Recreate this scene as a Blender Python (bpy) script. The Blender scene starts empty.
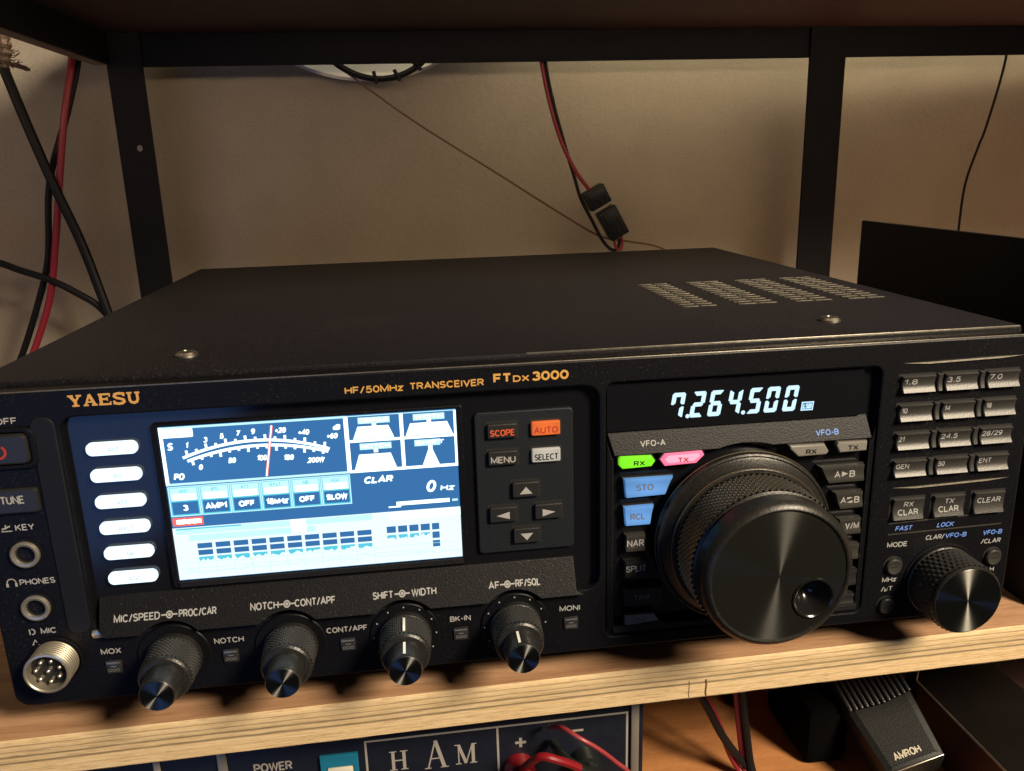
import bpy, bmesh, math, random
from mathutils import Vector, Matrix
random.seed(7)
S = bpy.context.scene
COL = S.collection
PI = math.pi

# ------------------------------------------------------------------ helpers
# All shapes are laid out in millimetres: x to the right, y away from the viewer
# (y = 0 is the front face of the radio), z up.  W() turns that into metres with the
# origin on top of the plywood shelf, under the middle of the front panel.
def W(p):
    return Vector(((p[0] - 122.5) / 1000.0, p[1] / 1000.0, (p[2] + 52.0) / 1000.0))

ORIGIN = {}

def nodes(m):
    m.use_nodes = True
    nt = m.node_tree
    return nt, nt.nodes['Principled BSDF']

def mat(name, col, rough=0.5, metal=0.0, bump=0.0, bscale=900.0, vary=0.0, vscale=60.0, spec=0.5, rvary=0.0,
        coat=0.0, bdist=0.0004, stretch=(1, 1, 1), aniso=0.0, grain=0.0, gscale=1500.0, dust=0.0):
    m = bpy.data.materials.new(name)
    nt, b = nodes(m)
    b.inputs['Base Color'].default_value = (*col, 1)
    b.inputs['Roughness'].default_value = rough
    b.inputs['Metallic'].default_value = metal
    b.inputs['Specular IOR Level'].default_value = spec
    b.inputs['Coat Weight'].default_value = coat
    L = nt.links.new
    tc = nt.nodes.new('ShaderNodeTexCoord')
    mp = nt.nodes.new('ShaderNodeMapping')
    mp.inputs['Scale'].default_value = stretch
    L(tc.outputs['Object'], mp.inputs['Vector'])
    if bump > 0:
        n = nt.nodes.new('ShaderNodeTexNoise')
        n.inputs['Scale'].default_value = bscale
        n.inputs['Detail'].default_value = 3
        L(mp.outputs[0], n.inputs['Vector'])
        bp = nt.nodes.new('ShaderNodeBump')
        bp.inputs['Strength'].default_value = bump
        bp.inputs['Distance'].default_value = bdist
        L(n.outputs['Fac'], bp.inputs['Height'])
        L(bp.outputs[0], b.inputs['Normal'])
    if vary > 0 or rvary > 0 or grain > 0:
        n2 = nt.nodes.new('ShaderNodeTexNoise')
        n2.inputs['Scale'].default_value = vscale
        n2.inputs['Detail'].default_value = 6
        n2.inputs['Roughness'].default_value = 0.65
        L(mp.outputs[0], n2.inputs['Vector'])
        fac = n2.outputs['Fac']
        if grain > 0:
            n3 = nt.nodes.new('ShaderNodeTexNoise')
            n3.inputs['Scale'].default_value = gscale
            n3.inputs['Detail'].default_value = 2
            L(mp.outputs[0], n3.inputs['Vector'])
            mx = nt.nodes.new('ShaderNodeMix')
            mx.inputs[0].default_value = grain
            L(fac, mx.inputs[2]); L(n3.outputs['Fac'], mx.inputs[3])
            fac = mx.outputs[0]
        if vary > 0:
            r = nt.nodes.new('ShaderNodeValToRGB')
            r.color_ramp.elements[0].position = 0.3
            r.color_ramp.elements[1].position = 0.7
            r.color_ramp.elements[0].color = (*[c * (1 - vary) for c in col], 1)
            r.color_ramp.elements[1].color = (*[min(1, c * (1 + vary)) for c in col], 1)
            L(fac, r.inputs[0]); L(r.outputs[0], b.inputs['Base Color'])
        if rvary > 0:
            mr = nt.nodes.new('ShaderNodeMapRange')
            mr.inputs['To Min'].default_value = max(0.02, rough - rvary)
            mr.inputs['To Max'].default_value = min(1, rough + rvary)
            L(n2.outputs['Fac'], mr.inputs['Value']); L(mr.outputs[0], b.inputs['Roughness'])
    if dust > 0:                # fine dust and glints in the textured finish
        n4 = nt.nodes.new('ShaderNodeTexNoise'); n4.inputs['Scale'].default_value = 1250; n4.inputs['Detail'].default_value = 1
        L(tc.outputs['Object'], n4.inputs['Vector'])
        n5 = nt.nodes.new('ShaderNodeTexNoise'); n5.inputs['Scale'].default_value = 22; n5.inputs['Detail'].default_value = 5
        L(tc.outputs['Object'], n5.inputs['Vector'])
        ad = nt.nodes.new('ShaderNodeMath'); ad.operation = 'MULTIPLY_ADD'; ad.inputs[1].default_value = .35
        L(n5.outputs['Fac'], ad.inputs[0]); L(n4.outputs['Fac'], ad.inputs[2])
        mr2 = nt.nodes.new('ShaderNodeMapRange'); mr2.inputs['From Min'].default_value = .84; mr2.inputs['From Max'].default_value = .95
        mr2.inputs['To Max'].default_value = dust
        L(ad.outputs[0], mr2.inputs['Value'])
        mx2 = nt.nodes.new('ShaderNodeMix'); mx2.data_type = 'RGBA'
        mx2.inputs[6].default_value = (*col, 1); mx2.inputs[7].default_value = (.16, .14, .11, 1)
        L(mr2.outputs[0], mx2.inputs[0])
        if b.inputs['Base Color'].links: L(b.inputs['Base Color'].links[0].from_socket, mx2.inputs[6])
        L(mx2.outputs[2], b.inputs['Base Color'])
    if aniso > 0:
        b.inputs['Anisotropic'].default_value = aniso
        t = nt.nodes.new('ShaderNodeTangent')
        t.direction_type = 'RADIAL'; t.axis = 'Y'
        b.inputs['Anisotropic Rotation'].default_value = 0.25
        L(t.outputs[0], b.inputs['Tangent'])
    return m

def glow(name, col, strength, base=(0.02, 0.02, 0.02), rough=0.25, hot=0.0, reach=0.008):
    m = bpy.data.materials.new(name)
    nt, b = nodes(m)
    b.inputs['Base Color'].default_value = (*base, 1)
    b.inputs['Roughness'].default_value = rough
    b.inputs['Emission Color'].default_value = (*col, 1)
    b.inputs['Emission Strength'].default_value = strength
    if hot > 0:                 # the bulb behind the cap is brightest in the middle
        L = nt.links.new
        tc = nt.nodes.new('ShaderNodeTexCoord')
        ln = nt.nodes.new('ShaderNodeVectorMath'); ln.operation = 'LENGTH'
        L(tc.outputs['Object'], ln.inputs[0])
        mr = nt.nodes.new('ShaderNodeMapRange')
        mr.inputs['From Max'].default_value = reach
        mr.inputs['To Min'].default_value = strength * (1 + hot); mr.inputs['To Max'].default_value = strength * (1 - hot)
        L(ln.outputs['Value'], mr.inputs['Value']); L(mr.outputs[0], b.inputs['Emission Strength'])
    return m

def rrect(x0, x1, z0, z1, r=1.0, n=5):
    pts = []
    for cx, cz, a in ((x1 - r, z0 + r, -90), (x1 - r, z1 - r, 0), (x0 + r, z1 - r, 90), (x0 + r, z0 + r, 180)):
        for k in range(n + 1):
            t = math.radians(a + 90.0 * k / n)
            pts.append((cx + r * math.cos(t), cz + r * math.sin(t)))
    return pts

def arc(cx, cz, r, a0, a1, n=24):
    return [(cx + r * math.cos(math.radians(a0 + (a1 - a0) * k / n)), cz + r * math.sin(math.radians(a0 + (a1 - a0) * k / n))) for k in range(n + 1)]

def catmull(pts, n=8):
    P = [Vector(p) for p in pts]
    out = []
    for i in range(len(P) - 1):
        a = P[i - 1] if i else P[0] * 2 - P[1]
        b, c = P[i], P[i + 1]
        d = P[i + 2] if i + 2 < len(P) else c * 2 - b
        for k in range(n):
            t = k / n
            out.append(0.5 * (2 * b + (c - a) * t + (2 * a - 5 * b + 4 * c - d) * t * t + (3 * b - a - 3 * c + d) * t ** 3))
    out.append(P[-1])
    return out

class MB:
    """Collects shapes in millimetres and links them as ONE mesh object."""
    def __init__(self):
        self.v, self.f, self.m, self.mats = [], [], [], []
    def mi(self, m):
        if m not in self.mats: self.mats.append(m)
        return self.mats.index(m)
    def add(self, vs, fs, m):
        o = len(self.v); k = self.mi(m)
        self.v += [tuple(p) for p in vs]
        for f in fs:
            self.f.append([i + o for i in f]); self.m.append(k)
        return self
    def bm(self, b, m, fn=None):
        b.verts.index_update()
        vs = [fn(v.co) if fn else tuple(v.co) for v in b.verts]
        fs = [[v.index for v in f.verts] for f in b.faces]
        b.free()
        return self.add(vs, fs, m)
    def box(self, x0, x1, y0, y1, z0, z1, m, bev=0.0, seg=2, fn=None):
        b = bmesh.new()
        bmesh.ops.create_cube(b, size=1.0)
        for v in b.verts:
            v.co = Vector(((x0 + x1) / 2 + v.co.x * (x1 - x0), (y0 + y1) / 2 + v.co.y * (y1 - y0), (z0 + z1) / 2 + v.co.z * (z1 - z0)))
        if bev > 0:
            bmesh.ops.bevel(b, geom=b.edges[:], offset=bev, segments=seg, profile=0.5, affect='EDGES')
        return self.bm(b, m, fn)
    def curve(self, splines, yf, yb, m, bev=0.0, fn=None):
        c = bpy.data.curves.new('tmp', 'CURVE')
        c.dimensions = '2D'; c.fill_mode = 'BOTH'
        th = yb - yf
        c.bevel_depth = bev; c.bevel_resolution = 1; c.offset = -bev
        c.extrude = max(0.0, th / 2 - bev)
        for pts in splines:
            s = c.splines.new('POLY'); s.use_cyclic_u = True
            s.points.add(len(pts) - 1)
            for p, q in zip(s.points, pts): p.co = (q[0], q[1], 0, 1)
        return self._curve(c, m, lambda p: (p.x, (yf + yb) / 2 - p.z, p.y), fn)
    def _curve(self, c, m, put, fn=None):
        o = bpy.data.objects.new('tmp', c)
        me = bpy.data.meshes.new_from_object(o)
        vs = [put(v.co) for v in me.vertices]
        if fn: vs = [fn(*p) for p in vs]
        fs = [list(p.vertices) for p in me.polygons]
        bpy.data.objects.remove(o); bpy.data.curves.remove(c); bpy.data.meshes.remove(me)
        return self.add(vs, fs, m)
    def plate(self, outer, yf, yb, m, bev=0.3, holes=(), fn=None):
        return self.curve([outer] + list(holes), yf, yb, m, bev, fn)
    def text(self, s, x, z, y, h, m, w=None, al='C', bold=0.0, shear=0.0, fn=None, put=None):
        """Plain sans-serif capitals drawn as ribbons; (x, z) is the middle of the cap height."""
        wd = h * (0.15 + bold * 2.0)
        pen, strokes = 0.0, []
        for ch in s:
            adv, st = GLYPH[ch]
            strokes += [[(pen + p[0], p[1]) for p in q] for q in st]
            pen += adv + (0.24 if ch != ' ' else 0)
        tot = pen - 0.24
        hh = h - wd
        sx = hh * 1.0 if w is None else (w - wd) / tot
        off = {'C': -(tot * sx) / 2, 'L': wd / 2, 'R': -tot * sx - wd / 2}[al]
        for k, q in enumerate(strokes):
            pts = [(off + p[0] * sx + shear * (p[1] - .5) * hh, (p[1] - .5) * hh) for p in q]
            closed = len(pts) > 3 and abs(pts[0][0] - pts[-1][0]) + abs(pts[0][1] - pts[-1][1]) < 1e-6
            if closed: pts = pts[:-1]
            e = .004 * (k % 6)
            if put: f = lambda px, py, pz: put(px, pz)
            elif fn: f = lambda px, py, pz: (lambda r: (r[0], r[1] - e, r[2]))(fn(x + px, y, z + pz))
            else: f = lambda px, py, pz: (x + px, y - e, z + pz)
            self.stroke(pts, wd, 0, m, fn=f, close=closed)
        return self
    def stroke(self, pts, wd, y, m, fn=None, close=False):
        """A flat ribbon along a polyline in the xz plane."""
        P = [Vector((p[0], p[1])) for p in pts]
        if close: P = P + [P[0]]
        vs, fs = [], []
        for i, p in enumerate(P):
            d1 = (p - P[i - 1]).normalized() if i else None
            d2 = (P[i + 1] - p).normalized() if i + 1 < len(P) else None
            if close and i in (0, len(P) - 1):
                d1, d2 = (P[0] - P[-2]).normalized(), (P[1] - P[0]).normalized()
            d1 = d1 or d2; d2 = d2 or d1
            n1, n2 = Vector((-d1.y, d1.x)), Vector((-d2.y, d2.x))
            n = (n1 + n2)
            n = n.normalized() if n.length > 1e-6 else n1
            k = wd / 2 / max(0.4, n.dot(n1))
            for s in (1, -1):
                q = p + n * k * s
                vs.append(fn(q.x, y, q.y) if fn else (q.x, y, q.y))
            if i: fs.append([2 * i - 2, 2 * i - 1, 2 * i + 1, 2 * i])
        return self.add(vs, fs, m)
    def lathe(self, prof, cx, cz, m, n=64, knurl=None, cap=True, dia=False):
        """prof = [(y, r)] from back to front; knurl(i, j, y, r) may change the radius."""
        vs, fs = [], []
        for j, (y, r) in enumerate(prof):
            for i in range(n):
                a = 2 * PI * i / n
                rr = knurl(i, j, y, r) if knurl else r
                vs.append((cx + rr * math.cos(a), y, cz + rr * math.sin(a)))
        for j in range(len(prof) - 1):
            for i in range(n):
                k = (i + 1) % n
                a_, b_, c_, d_ = j * n + i, j * n + k, (j + 1) * n + k, (j + 1) * n + i
                if not dia: fs.append([d_, c_, b_, a_])
                elif (i + j) % 2: fs += [[d_, b_, a_], [d_, c_, b_]]      # keep every peak a little pyramid
                else: fs += [[c_, b_, a_], [d_, c_, a_]]
        if cap: fs.append([(len(prof) - 1) * n + i for i in range(n)][::-1][::-1])
        return self.add(vs, fs, m)
    def tube(self, pts, r, m, n=10, sm=8, taper=None):
        P = catmull(pts, sm) if sm else [Vector(p) for p in pts]
        vs, fs = [], []
        up = Vector((0, 1, 0))
        for i, p in enumerate(P):
            d = ((P[i + 1] if i + 1 < len(P) else p) - (P[i - 1] if i else p)).normalized()
            a = d.cross(up)
            a = a.normalized() if a.length > 1e-4 else d.cross(Vector((1, 0, 0))).normalized()
            b = d.cross(a)
            rr = r * (taper(i / (len(P) - 1)) if taper else 1)
            for k in range(n):
                t = 2 * PI * k / n
                vs.append(p + (a * math.cos(t) + b * math.sin(t)) * rr)
            if i:
                for k in range(n):
                    q = (k + 1) % n
                    fs.append([(i - 1) * n + k, (i - 1) * n + q, i * n + q, i * n + k])
        fs.append(list(range(n))[::-1]); fs.append([(len(P) - 1) * n + k for k in range(n)])
        return self.add(vs, fs, m)
    def build(self, name, parent=None, label=None, cat=None, group=None, kind=None, ang=32):
        vs = [W(p) for p in self.v]
        lo = Vector([min(v[k] for v in vs) for k in range(3)]); hi = Vector([max(v[k] for v in vs) for k in range(3)])
        c = (lo + hi) / 2
        me = bpy.data.meshes.new(name)
        me.from_pydata([v - c for v in vs], [], self.f)
        for m in self.mats: me.materials.append(m)
        me.polygons.foreach_set('material_index', self.m)
        me.polygons.foreach_set('use_smooth', [True] * len(me.polygons))
        me.validate(); me.update()
        me.set_sharp_from_angle(angle=math.radians(ang))
        o = bpy.data.objects.new(name, me)
        COL.objects.link(o)
        ORIGIN[o.name] = c
        if parent:
            o.parent = parent; o.location = c - ORIGIN[parent.name]
        else:
            o.location = c
        tag(o, label, cat, group, kind)
        return o

def tag(o, label=None, cat=None, group=None, kind=None):
    if label: o['label'] = label
    if cat: o['category'] = cat
    if group: o['group'] = group
    if kind: o['kind'] = kind

def thing(name, base, label, cat, group=None):
    o = bpy.data.objects.new(name, None)
    COL.objects.link(o)
    o.empty_display_size = 0.02
    o.location = W(base); ORIGIN[o.name] = W(base)
    tag(o, label, cat, group)
    return o

# ------------------------------------------------------------------ a small stroke alphabet (unit cap height)
def _E(cx, cy, rx, ry, a0, a1, n=12):
    return [(cx + rx * math.cos(math.radians(a0 + (a1 - a0) * k / n)), cy + ry * math.sin(math.radians(a0 + (a1 - a0) * k / n))) for k in range(n + 1)]
GLYPH = {
    ' ': (.42, []),
    'A': (.74, [[(0, 0), (.37, 1), (.74, 0)], [(.13, .33), (.61, .33)]]),
    'B': (.62, [[(.34, .52), (0, .52), (0, 1), (.34, 1)] + _E(.34, .76, .24, .24, 75, -90, 8), [(0, .52), (0, 0), (.36, 0)] + _E(.36, .26, .26, .26, -75, 90, 8)]),
    'C': (.70, [_E(.37, .5, .37, .5, 42, 318, 18)]),
    'D': (.68, [[(0, 0), (0, 1), (.3, 1)] + _E(.3, .5, .38, .5, 80, -80, 12) + [(.3, 0), (0, 0)]]),
    'E': (.56, [[(.56, 1), (0, 1), (0, 0), (.57, 0)], [(0, .52), (.5, .52)]]),
    'F': (.54, [[(.55, 1), (0, 1), (0, 0)], [(0, .5), (.48, .5)]]),
    'G': (.76, [_E(.39, .5, .39, .5, 42, 320, 18) + [(.74, .18), (.74, .46), (.46, .46)]]),
    'H': (.66, [[(0, 0), (0, 1)], [(.66, 0), (.66, 1)], [(0, .52), (.66, .52)]]),
    'I': (.05, [[(.02, 0), (.02, 1)]]),
    'K': (.64, [[(0, 0), (0, 1)], [(.6, 1), (0, .36)], [(.22, .58), (.64, 0)]]),
    'L': (.50, [[(0, 1), (0, 0), (.52, 0)]]),
    'M': (.80, [[(0, 0), (0, 1), (.4, .1), (.8, 1), (.8, 0)]]),
    'N': (.66, [[(0, 0), (0, 1), (.66, 0), (.66, 1)]]),
    'O': (.76, [_E(.38, .5, .38, .5, 0, 360, 22)]),
    'P': (.58, [[(0, 0), (0, 1), (.34, 1)] + _E(.34, .73, .26, .27, 80, -80, 8) + [(.34, .46), (0, .46)]]),
    'Q': (.78, [_E(.38, .5, .38, .5, 0, 360, 22), [(.5, .24), (.76, -.06)]]),
    'R': (.64, [[(0, 0), (0, 1), (.36, 1)] + _E(.36, .74, .25, .26, 80, -80, 8) + [(.36, .48), (0, .48)], [(.36, .48), (.62, 0)]]),
    'S': (.60, [_E(.3, .75, .28, .25, 25, 265, 12) + _E(.3, .25, .3, .25, 85, -158, 12)]),
    'T': (.62, [[(0, 1), (.62, 1)], [(.31, 1), (.31, 0)]]),
    'U': (.64, [[(0, 1), (0, .32)] + _E(.32, .32, .32, .32, 190, 350, 12) + [(.64, .32), (.64, 1)]]),
    'V': (.70, [[(0, 1), (.35, 0), (.7, 1)]]),
    'W': (.98, [[(0, 1), (.24, 0), (.49, .96), (.74, 0), (.98, 1)]]),
    'X': (.66, [[(0, 0), (.66, 1)], [(0, 1), (.66, 0)]]),
    'Y': (.66, [[(0, 1), (.33, .46), (.66, 1)], [(.33, .46), (.33, 0)]]),
    '0': (.58, [_E(.29, .5, .29, .5, 0, 360, 20)]),
    '1': (.32, [[(.02, .76), (.26, 1), (.26, 0)]]),
    '2': (.58, [_E(.29, .71, .28, .29, 165, -35, 12) + [(.0, 0), (.6, 0)]]),
    '3': (.58, [_E(.28, .76, .26, .24, 155, -85, 12), _E(.28, .27, .3, .27, 85, -155, 12)]),
    '4': (.62, [[(.46, 0), (.46, 1), (0, .3), (.64, .3)]]),
    '5': (.58, [[(.54, 1), (.12, 1), (.07, .53)] + _E(.27, .33, .31, .33, 118, -150, 14)]),
    '6': (.58, [_E(.29, .31, .29, .31, 0, 360, 16), _E(.36, .4, .36, .6, 185, 70, 8)]),
    '7': (.56, [[(0, 1), (.57, 1), (.2, 0)]]),
    '8': (.58, [_E(.29, .76, .25, .24, 0, 360, 14), _E(.29, .27, .29, .27, 0, 360, 14)]),
    '9': (.58, [_E(.29, .69, .29, .31, 0, 360, 16), _E(.22, .6, .36, .6, 5, -110, 8)]),
    '/': (.40, [[(0, -.06), (.4, 1.06)]]), '-': (.34, [[(.02, .42), (.34, .42)]]), '+': (.56, [[(0, .45), (.56, .45)], [(.28, .15), (.28, .75)]]),
    '.': (.08, [[(.0, .05), (.1, .05)]]),
    'z': (.46, [[(0, .7), (.46, .7), (0, 0), (.48, 0)]]), 'k': (.46, [[(0, 0), (0, 1)], [(.44, .68), (0, .25)], [(.16, .4), (.46, 0)]]),
    'd': (.48, [[(.46, 1), (.46, 0)], _E(.23, .33, .23, .33, 0, 360, 14)]),
    '\u00b5': (.5, [[(0, -.22), (0, .68)], [(0, .3)] + _E(.22, .22, .22, .22, 190, 350, 8) + [(.44, .68), (.44, 0)]]),
}

# ------------------------------------------------------------------ materials
M_case = mat('black textured paint', (0.0080, 0.0075, 0.0105), 0.6, spec=.22, bump=0.6, bscale=1500, vary=0.75, vscale=1100, bdist=0.0003, rvary=.06, dust=.2)
M_fascia = mat('black moulded plastic', (0.0042, 0.0043, 0.0058), 0.42, dust=.12, spec=.2, bump=0.35, bscale=1800, vary=0.3, vscale=1300, bdist=0.0002)
M_ridge = mat('charcoal moulded plastic', (0.008, 0.008, 0.010), 0.5, spec=.3, bump=0.4, bscale=1800, bdist=0.0002)
M_strip = mat('dark grey textured plastic', (0.010, 0.0097, 0.0105), 0.5, spec=.3, bump=0.5, bscale=1800, vary=0.4, vscale=1500, bdist=0.0003)
M_plate = mat('slate grey plastic', (0.0095, 0.012, 0.0155), 0.52, spec=.3, bump=0.4, bscale=1800, vary=0.3, vscale=1300, bdist=0.0002)
M_lip = mat('charcoal textured plastic', (0.0062, 0.0060, 0.0072), 0.52, dust=.2, spec=.2, bump=0.5, bscale=1800, vary=0.4, vscale=1500, bdist=0.0003)
M_gloss = mat('glossy black window', (0.006, 0.006, 0.008), 0.12, rvary=0.05, vscale=25, spec=0.5)
M_well = mat('matt black gap', (0.006, 0.006, 0.006), 0.7)
M_knob = mat('black rubber knob', (0.015, 0.015, 0.015), 0.36, dust=.25, bump=0.3, bscale=1500, vary=0.3, vscale=900)
M_grip = mat('knurled black metal', (0.22, 0.205, 0.175), 0.34, metal=.9)
M_grip2 = mat('knurled rubber', (0.040, 0.040, 0.040), 0.38, metal=.3)
M_brush2 = mat('bright turned cap', (0.20, 0.197, 0.18), 0.34, metal=1.0, aniso=1.0)
M_ring = mat('bronze edge highlight', (0.30, 0.25, 0.16), 0.4, metal=.9)  # gold tone painted in as highlight lines on the dial flange
M_dial = mat('black dial rim', (0.019, 0.018, 0.0155), 0.36, dust=.3, metal=.35, bump=0.2, bscale=1200, vary=0.25, vscale=500)
M_brush = mat('brushed black metal', (0.022, 0.022, 0.019), 0.36, metal=.55, spec=.5, aniso=1.0, bump=0.05, bscale=900)
M_key = mat('dark grey key cap', (0.036, 0.0345, 0.031), 0.39, spec=0.45, bump=0.15, bscale=1500, vary=0.15, vscale=300)
M_keyd = mat('black key cap', (0.018, 0.0178, 0.0175), 0.36, bump=0.15, bscale=1500)
M_keyg = mat('pale grey lamp lens', (0.20, 0.19, 0.17), 0.35)
M_clear = mat('smoky clear key', (0.025, 0.025, 0.027), 0.2, spec=0.8)
M_white = mat('white print', (0.36, 0.355, 0.345), 0.6)
M_mark = mat('white pointer paint', (0.85, 0.85, 0.82), 0.5)
M_dim = mat('worn grey print', (0.13, 0.13, 0.13), 0.6)
M_gold = mat('gold print', (0.62, 0.33, 0.08), 0.45, spec=0.6)
M_blue = mat('blue print', (0.13, 0.27, 0.72), 0.6)
M_red = mat('red print', (0.40, 0.035, 0.02), 0.55)
M_orange = mat('orange red print', (0.62, 0.10, 0.03), 0.5)
M_black = mat('black print', (0.01, 0.01, 0.01), 0.6)
M_bar = mat('dull satin bar', (0.10, 0.092, 0.075), 0.6, metal=0.8, vary=.3, vscale=300)
M_edge = mat('bright highlight edge', (0.42, 0.39, 0.33), 0.35, metal=0.9, vary=0.3, vscale=300)  # pale metal for bright edge lines, mostly painted highlights
M_metal = mat('nickel plated metal', (0.66, 0.60, 0.48), 0.36, metal=.85, bump=0.1, bscale=700)
M_screw = mat('zinc screw', (0.30, 0.28, 0.24), 0.42, metal=1.0)
M_foot = mat('black rubber', (0.005, 0.005, 0.005), 0.7, spec=.2)

E_white = glow('display white', (0.80, 0.98, 1.0), 1.9)
E_ice = glow('display pale cyan', (0.55, 0.95, 1.0), 1.1)
E_blue = glow('display blue', (0.020, 0.155, 0.41), 1.0)
E_cyan = glow('display cyan', (0.09, 0.62, 0.80), 1.0)
E_scope = glow('scope pale cyan', (0.80, 0.985, 1.0), 1.12)
E_red = glow('display red', (1.0, 0.16, 0.13), 1.0)
E_pill = glow('lit key white', (0.72, 0.90, 1.0), 1.5)
E_spk = glow('lit key print', (0.36, 0.48, 0.62), 0.9)
E_green = glow('green lamp', (0.19, 0.86, 0.012), 0.75, base=(0.1, 0.4, 0.02), hot=.3)
E_pink = glow('pink lamp', (1.0, 0.17, 0.33), 0.9, base=(0.4, 0.1, 0.15))
E_pinkhot = glow('pink lamp core', (1.0, 0.42, 0.55), 1.0, base=(0.4, 0.1, 0.15))
E_sto = glow('blue lit key', (0.075, 0.22, 0.54), 0.6, base=(0.08, 0.2, 0.45), hot=.4, reach=.01)
E_auto = glow('orange lit key', (0.70, 0.12, 0.02), 0.5, base=(0.4, 0.1, 0.03), hot=.4, reach=.006)
E_sel = glow('grey lit key', (0.36, 0.36, 0.33), 0.5, base=(0.3, 0.3, 0.28), hot=.35, reach=.006)
E_digit = glow('digit light', (0.55, 0.82, 1.0), 1.3)
E_flag = glow('flag light', (0.05, 0.22, 0.36), 0.9)

# ------------------------------------------------------------------ the room round it
# wall
M_wall = mat('tan painted wall', (0.335, 0.288, 0.222), 0.8, bump=0.7, bscale=200, vary=0.2, vscale=9, bdist=0.0006, grain=0.5, gscale=700)
MB().box(-700, 1100, 392, 412, -500, 700, M_wall).build('wall', kind='structure', label='tan painted wall behind the rack', cat='wall')

# plywood
def plywood(name, edge):
    m = bpy.data.materials.new(name)
    nt, b = nodes(m); L = nt.links.new; N = nt.nodes.new
    tc = N('ShaderNodeTexCoord'); mp = N('ShaderNodeMapping')
    mp.inputs['Scale'].default_value = (3, 40, 1) if not edge else (7, 30, 110)
    L(tc.outputs['Object'], mp.inputs['Vector'])
    n = N('ShaderNodeTexNoise'); n.inputs['Scale'].default_value = 4 if not edge else 14
    n.inputs['Detail'].default_value = 8; n.inputs['Roughness'].default_value = 0.7
    L(mp.outputs[0], n.inputs['Vector'])
    r = N('ShaderNodeValToRGB')
    if edge:
        cs = [(0.22, (0.46, 0.30, 0.135)), (0.38, (0.64, 0.46, 0.245)), (0.56, (0.73, 0.56, 0.33)), (0.78, (0.79, 0.63, 0.40))]
    else:
        cs = [(0.25, (0.30, 0.155, 0.08)), (0.5, (0.46, 0.26, 0.145)), (0.75, (0.56, 0.35, 0.21))]
    el = r.color_ramp.elements
    el[0].position, el[0].color = cs[0][0], (*cs[0][1], 1)
    el[1].position, el[1].color = cs[-1][0], (*cs[-1][1], 1)
    for p_, c_ in cs[1:-1]:
        e = el.new(p_); e.color = (*c_, 1)
    L(n.outputs['Fac'], r.inputs[0])
    col = r.outputs[0]
    if edge:
        # glued plies: bands of alternating grain with torn dark glue lines between them
        sx = N('ShaderNodeSeparateXYZ'); L(tc.outputs['Object'], sx.inputs[0])
        wn = N('ShaderNodeTexNoise'); wn.inputs['Scale'].default_value = 9; wn.inputs['Detail'].default_value = 4
        L(tc.outputs['Object'], wn.inputs['Vector'])
        wm = N('ShaderNodeMath'); wm.operation = 'MULTIPLY_ADD'
        L(wn.outputs['Fac'], wm.inputs[0]); wm.inputs[1].default_value = 0.0022; L(sx.outputs['Z'], wm.inputs[2])
        mr = N('ShaderNodeMapRange')
        mr.inputs['From Min'].default_value = -0.0064; mr.inputs['From Max'].default_value = 0.0086
        L(wm.outputs[0], mr.inputs['Value'])
        br = N('ShaderNodeValToRGB'); br.color_ramp.interpolation = 'LINEAR'
        bands = [(0.0, .80), (0.05, 1.0), (0.22, 1.0), (0.25, .82), (0.28, 1.0), (0.41, .98), (0.44, .38), (0.465, .32), (0.49, .86), (0.57, .9), (0.595, .42),
                 (0.62, .30), (0.645, .80), (0.72, .86), (0.745, .40), (0.765, .85), (0.86, .95), (0.885, .45), (0.91, 1.0), (1.0, 1.0)]
        be = br.color_ramp.elements
        be[0].position, be[0].color = bands[0][0], (bands[0][1],) * 3 + (1,)
        be[1].position, be[1].color = 1.0, (bands[-1][1],) * 3 + (1,)
        for p_, v_ in bands[1:-1]:
            e = be.new(p_); e.color = (v_, v_ * .97, v_ * .92, 1)
        L(mr.outputs[0], br.inputs[0])
        # the dark lines come and go along the edge
        gn = N('ShaderNodeTexNoise'); gn.inputs['Scale'].default_value = 16; gn.inputs['Detail'].default_value = 8; gn.inputs['Roughness'].default_value = .75
        gm = N('ShaderNodeMapping'); gm.inputs['Scale'].default_value = (1, 1, 14); L(tc.outputs['Object'], gm.inputs[0]); L(gm.outputs[0], gn.inputs['Vector'])
        gr = N('ShaderNodeMapRange'); gr.inputs['From Min'].default_value = .22; gr.inputs['From Max'].default_value = .44
        L(gn.outputs['Fac'], gr.inputs['Value'])
        mx = N('ShaderNodeMix'); mx.data_type = 'RGBA'; mx.blend_type = 'MULTIPLY'
        L(gr.outputs[0], mx.inputs[0]); L(col, mx.inputs[6]); L(br.outputs[0], mx.inputs[7])
        col = mx.outputs[2]
    pm = N('ShaderNodeMapping'); pm.inputs['Scale'].default_value = (130, 130, 2000) if edge else (40, 700, 1)
    L(tc.outputs['Object'], pm.inputs[0])
    pn = N('ShaderNodeTexNoise'); pn.inputs['Scale'].default_value = 1.0; pn.inputs['Detail'].default_value = 4; pn.inputs['Roughness'].default_value = .7
    L(pm.outputs[0], pn.inputs['Vector'])
    pr = N('ShaderNodeValToRGB')
    pr.color_ramp.elements[0].position = .34; pr.color_ramp.elements[0].color = (.36, .28, .2, 1)
    pr.color_ramp.elements[1].position = .47; pr.color_ramp.elements[1].color = (1, 1, 1, 1)
    L(pn.outputs['Fac'], pr.inputs[0])
    px_ = N('ShaderNodeMix'); px_.data_type = 'RGBA'; px_.blend_type = 'MULTIPLY'; px_.inputs[0].default_value = .5 if edge else .5
    L(col, px_.inputs[6]); L(pr.outputs[0], px_.inputs[7])
    col = px_.outputs[2]
    L(col, b.inputs['Base Color'])
    b.inputs['Roughness'].default_value = 0.7 if edge else 0.55
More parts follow.
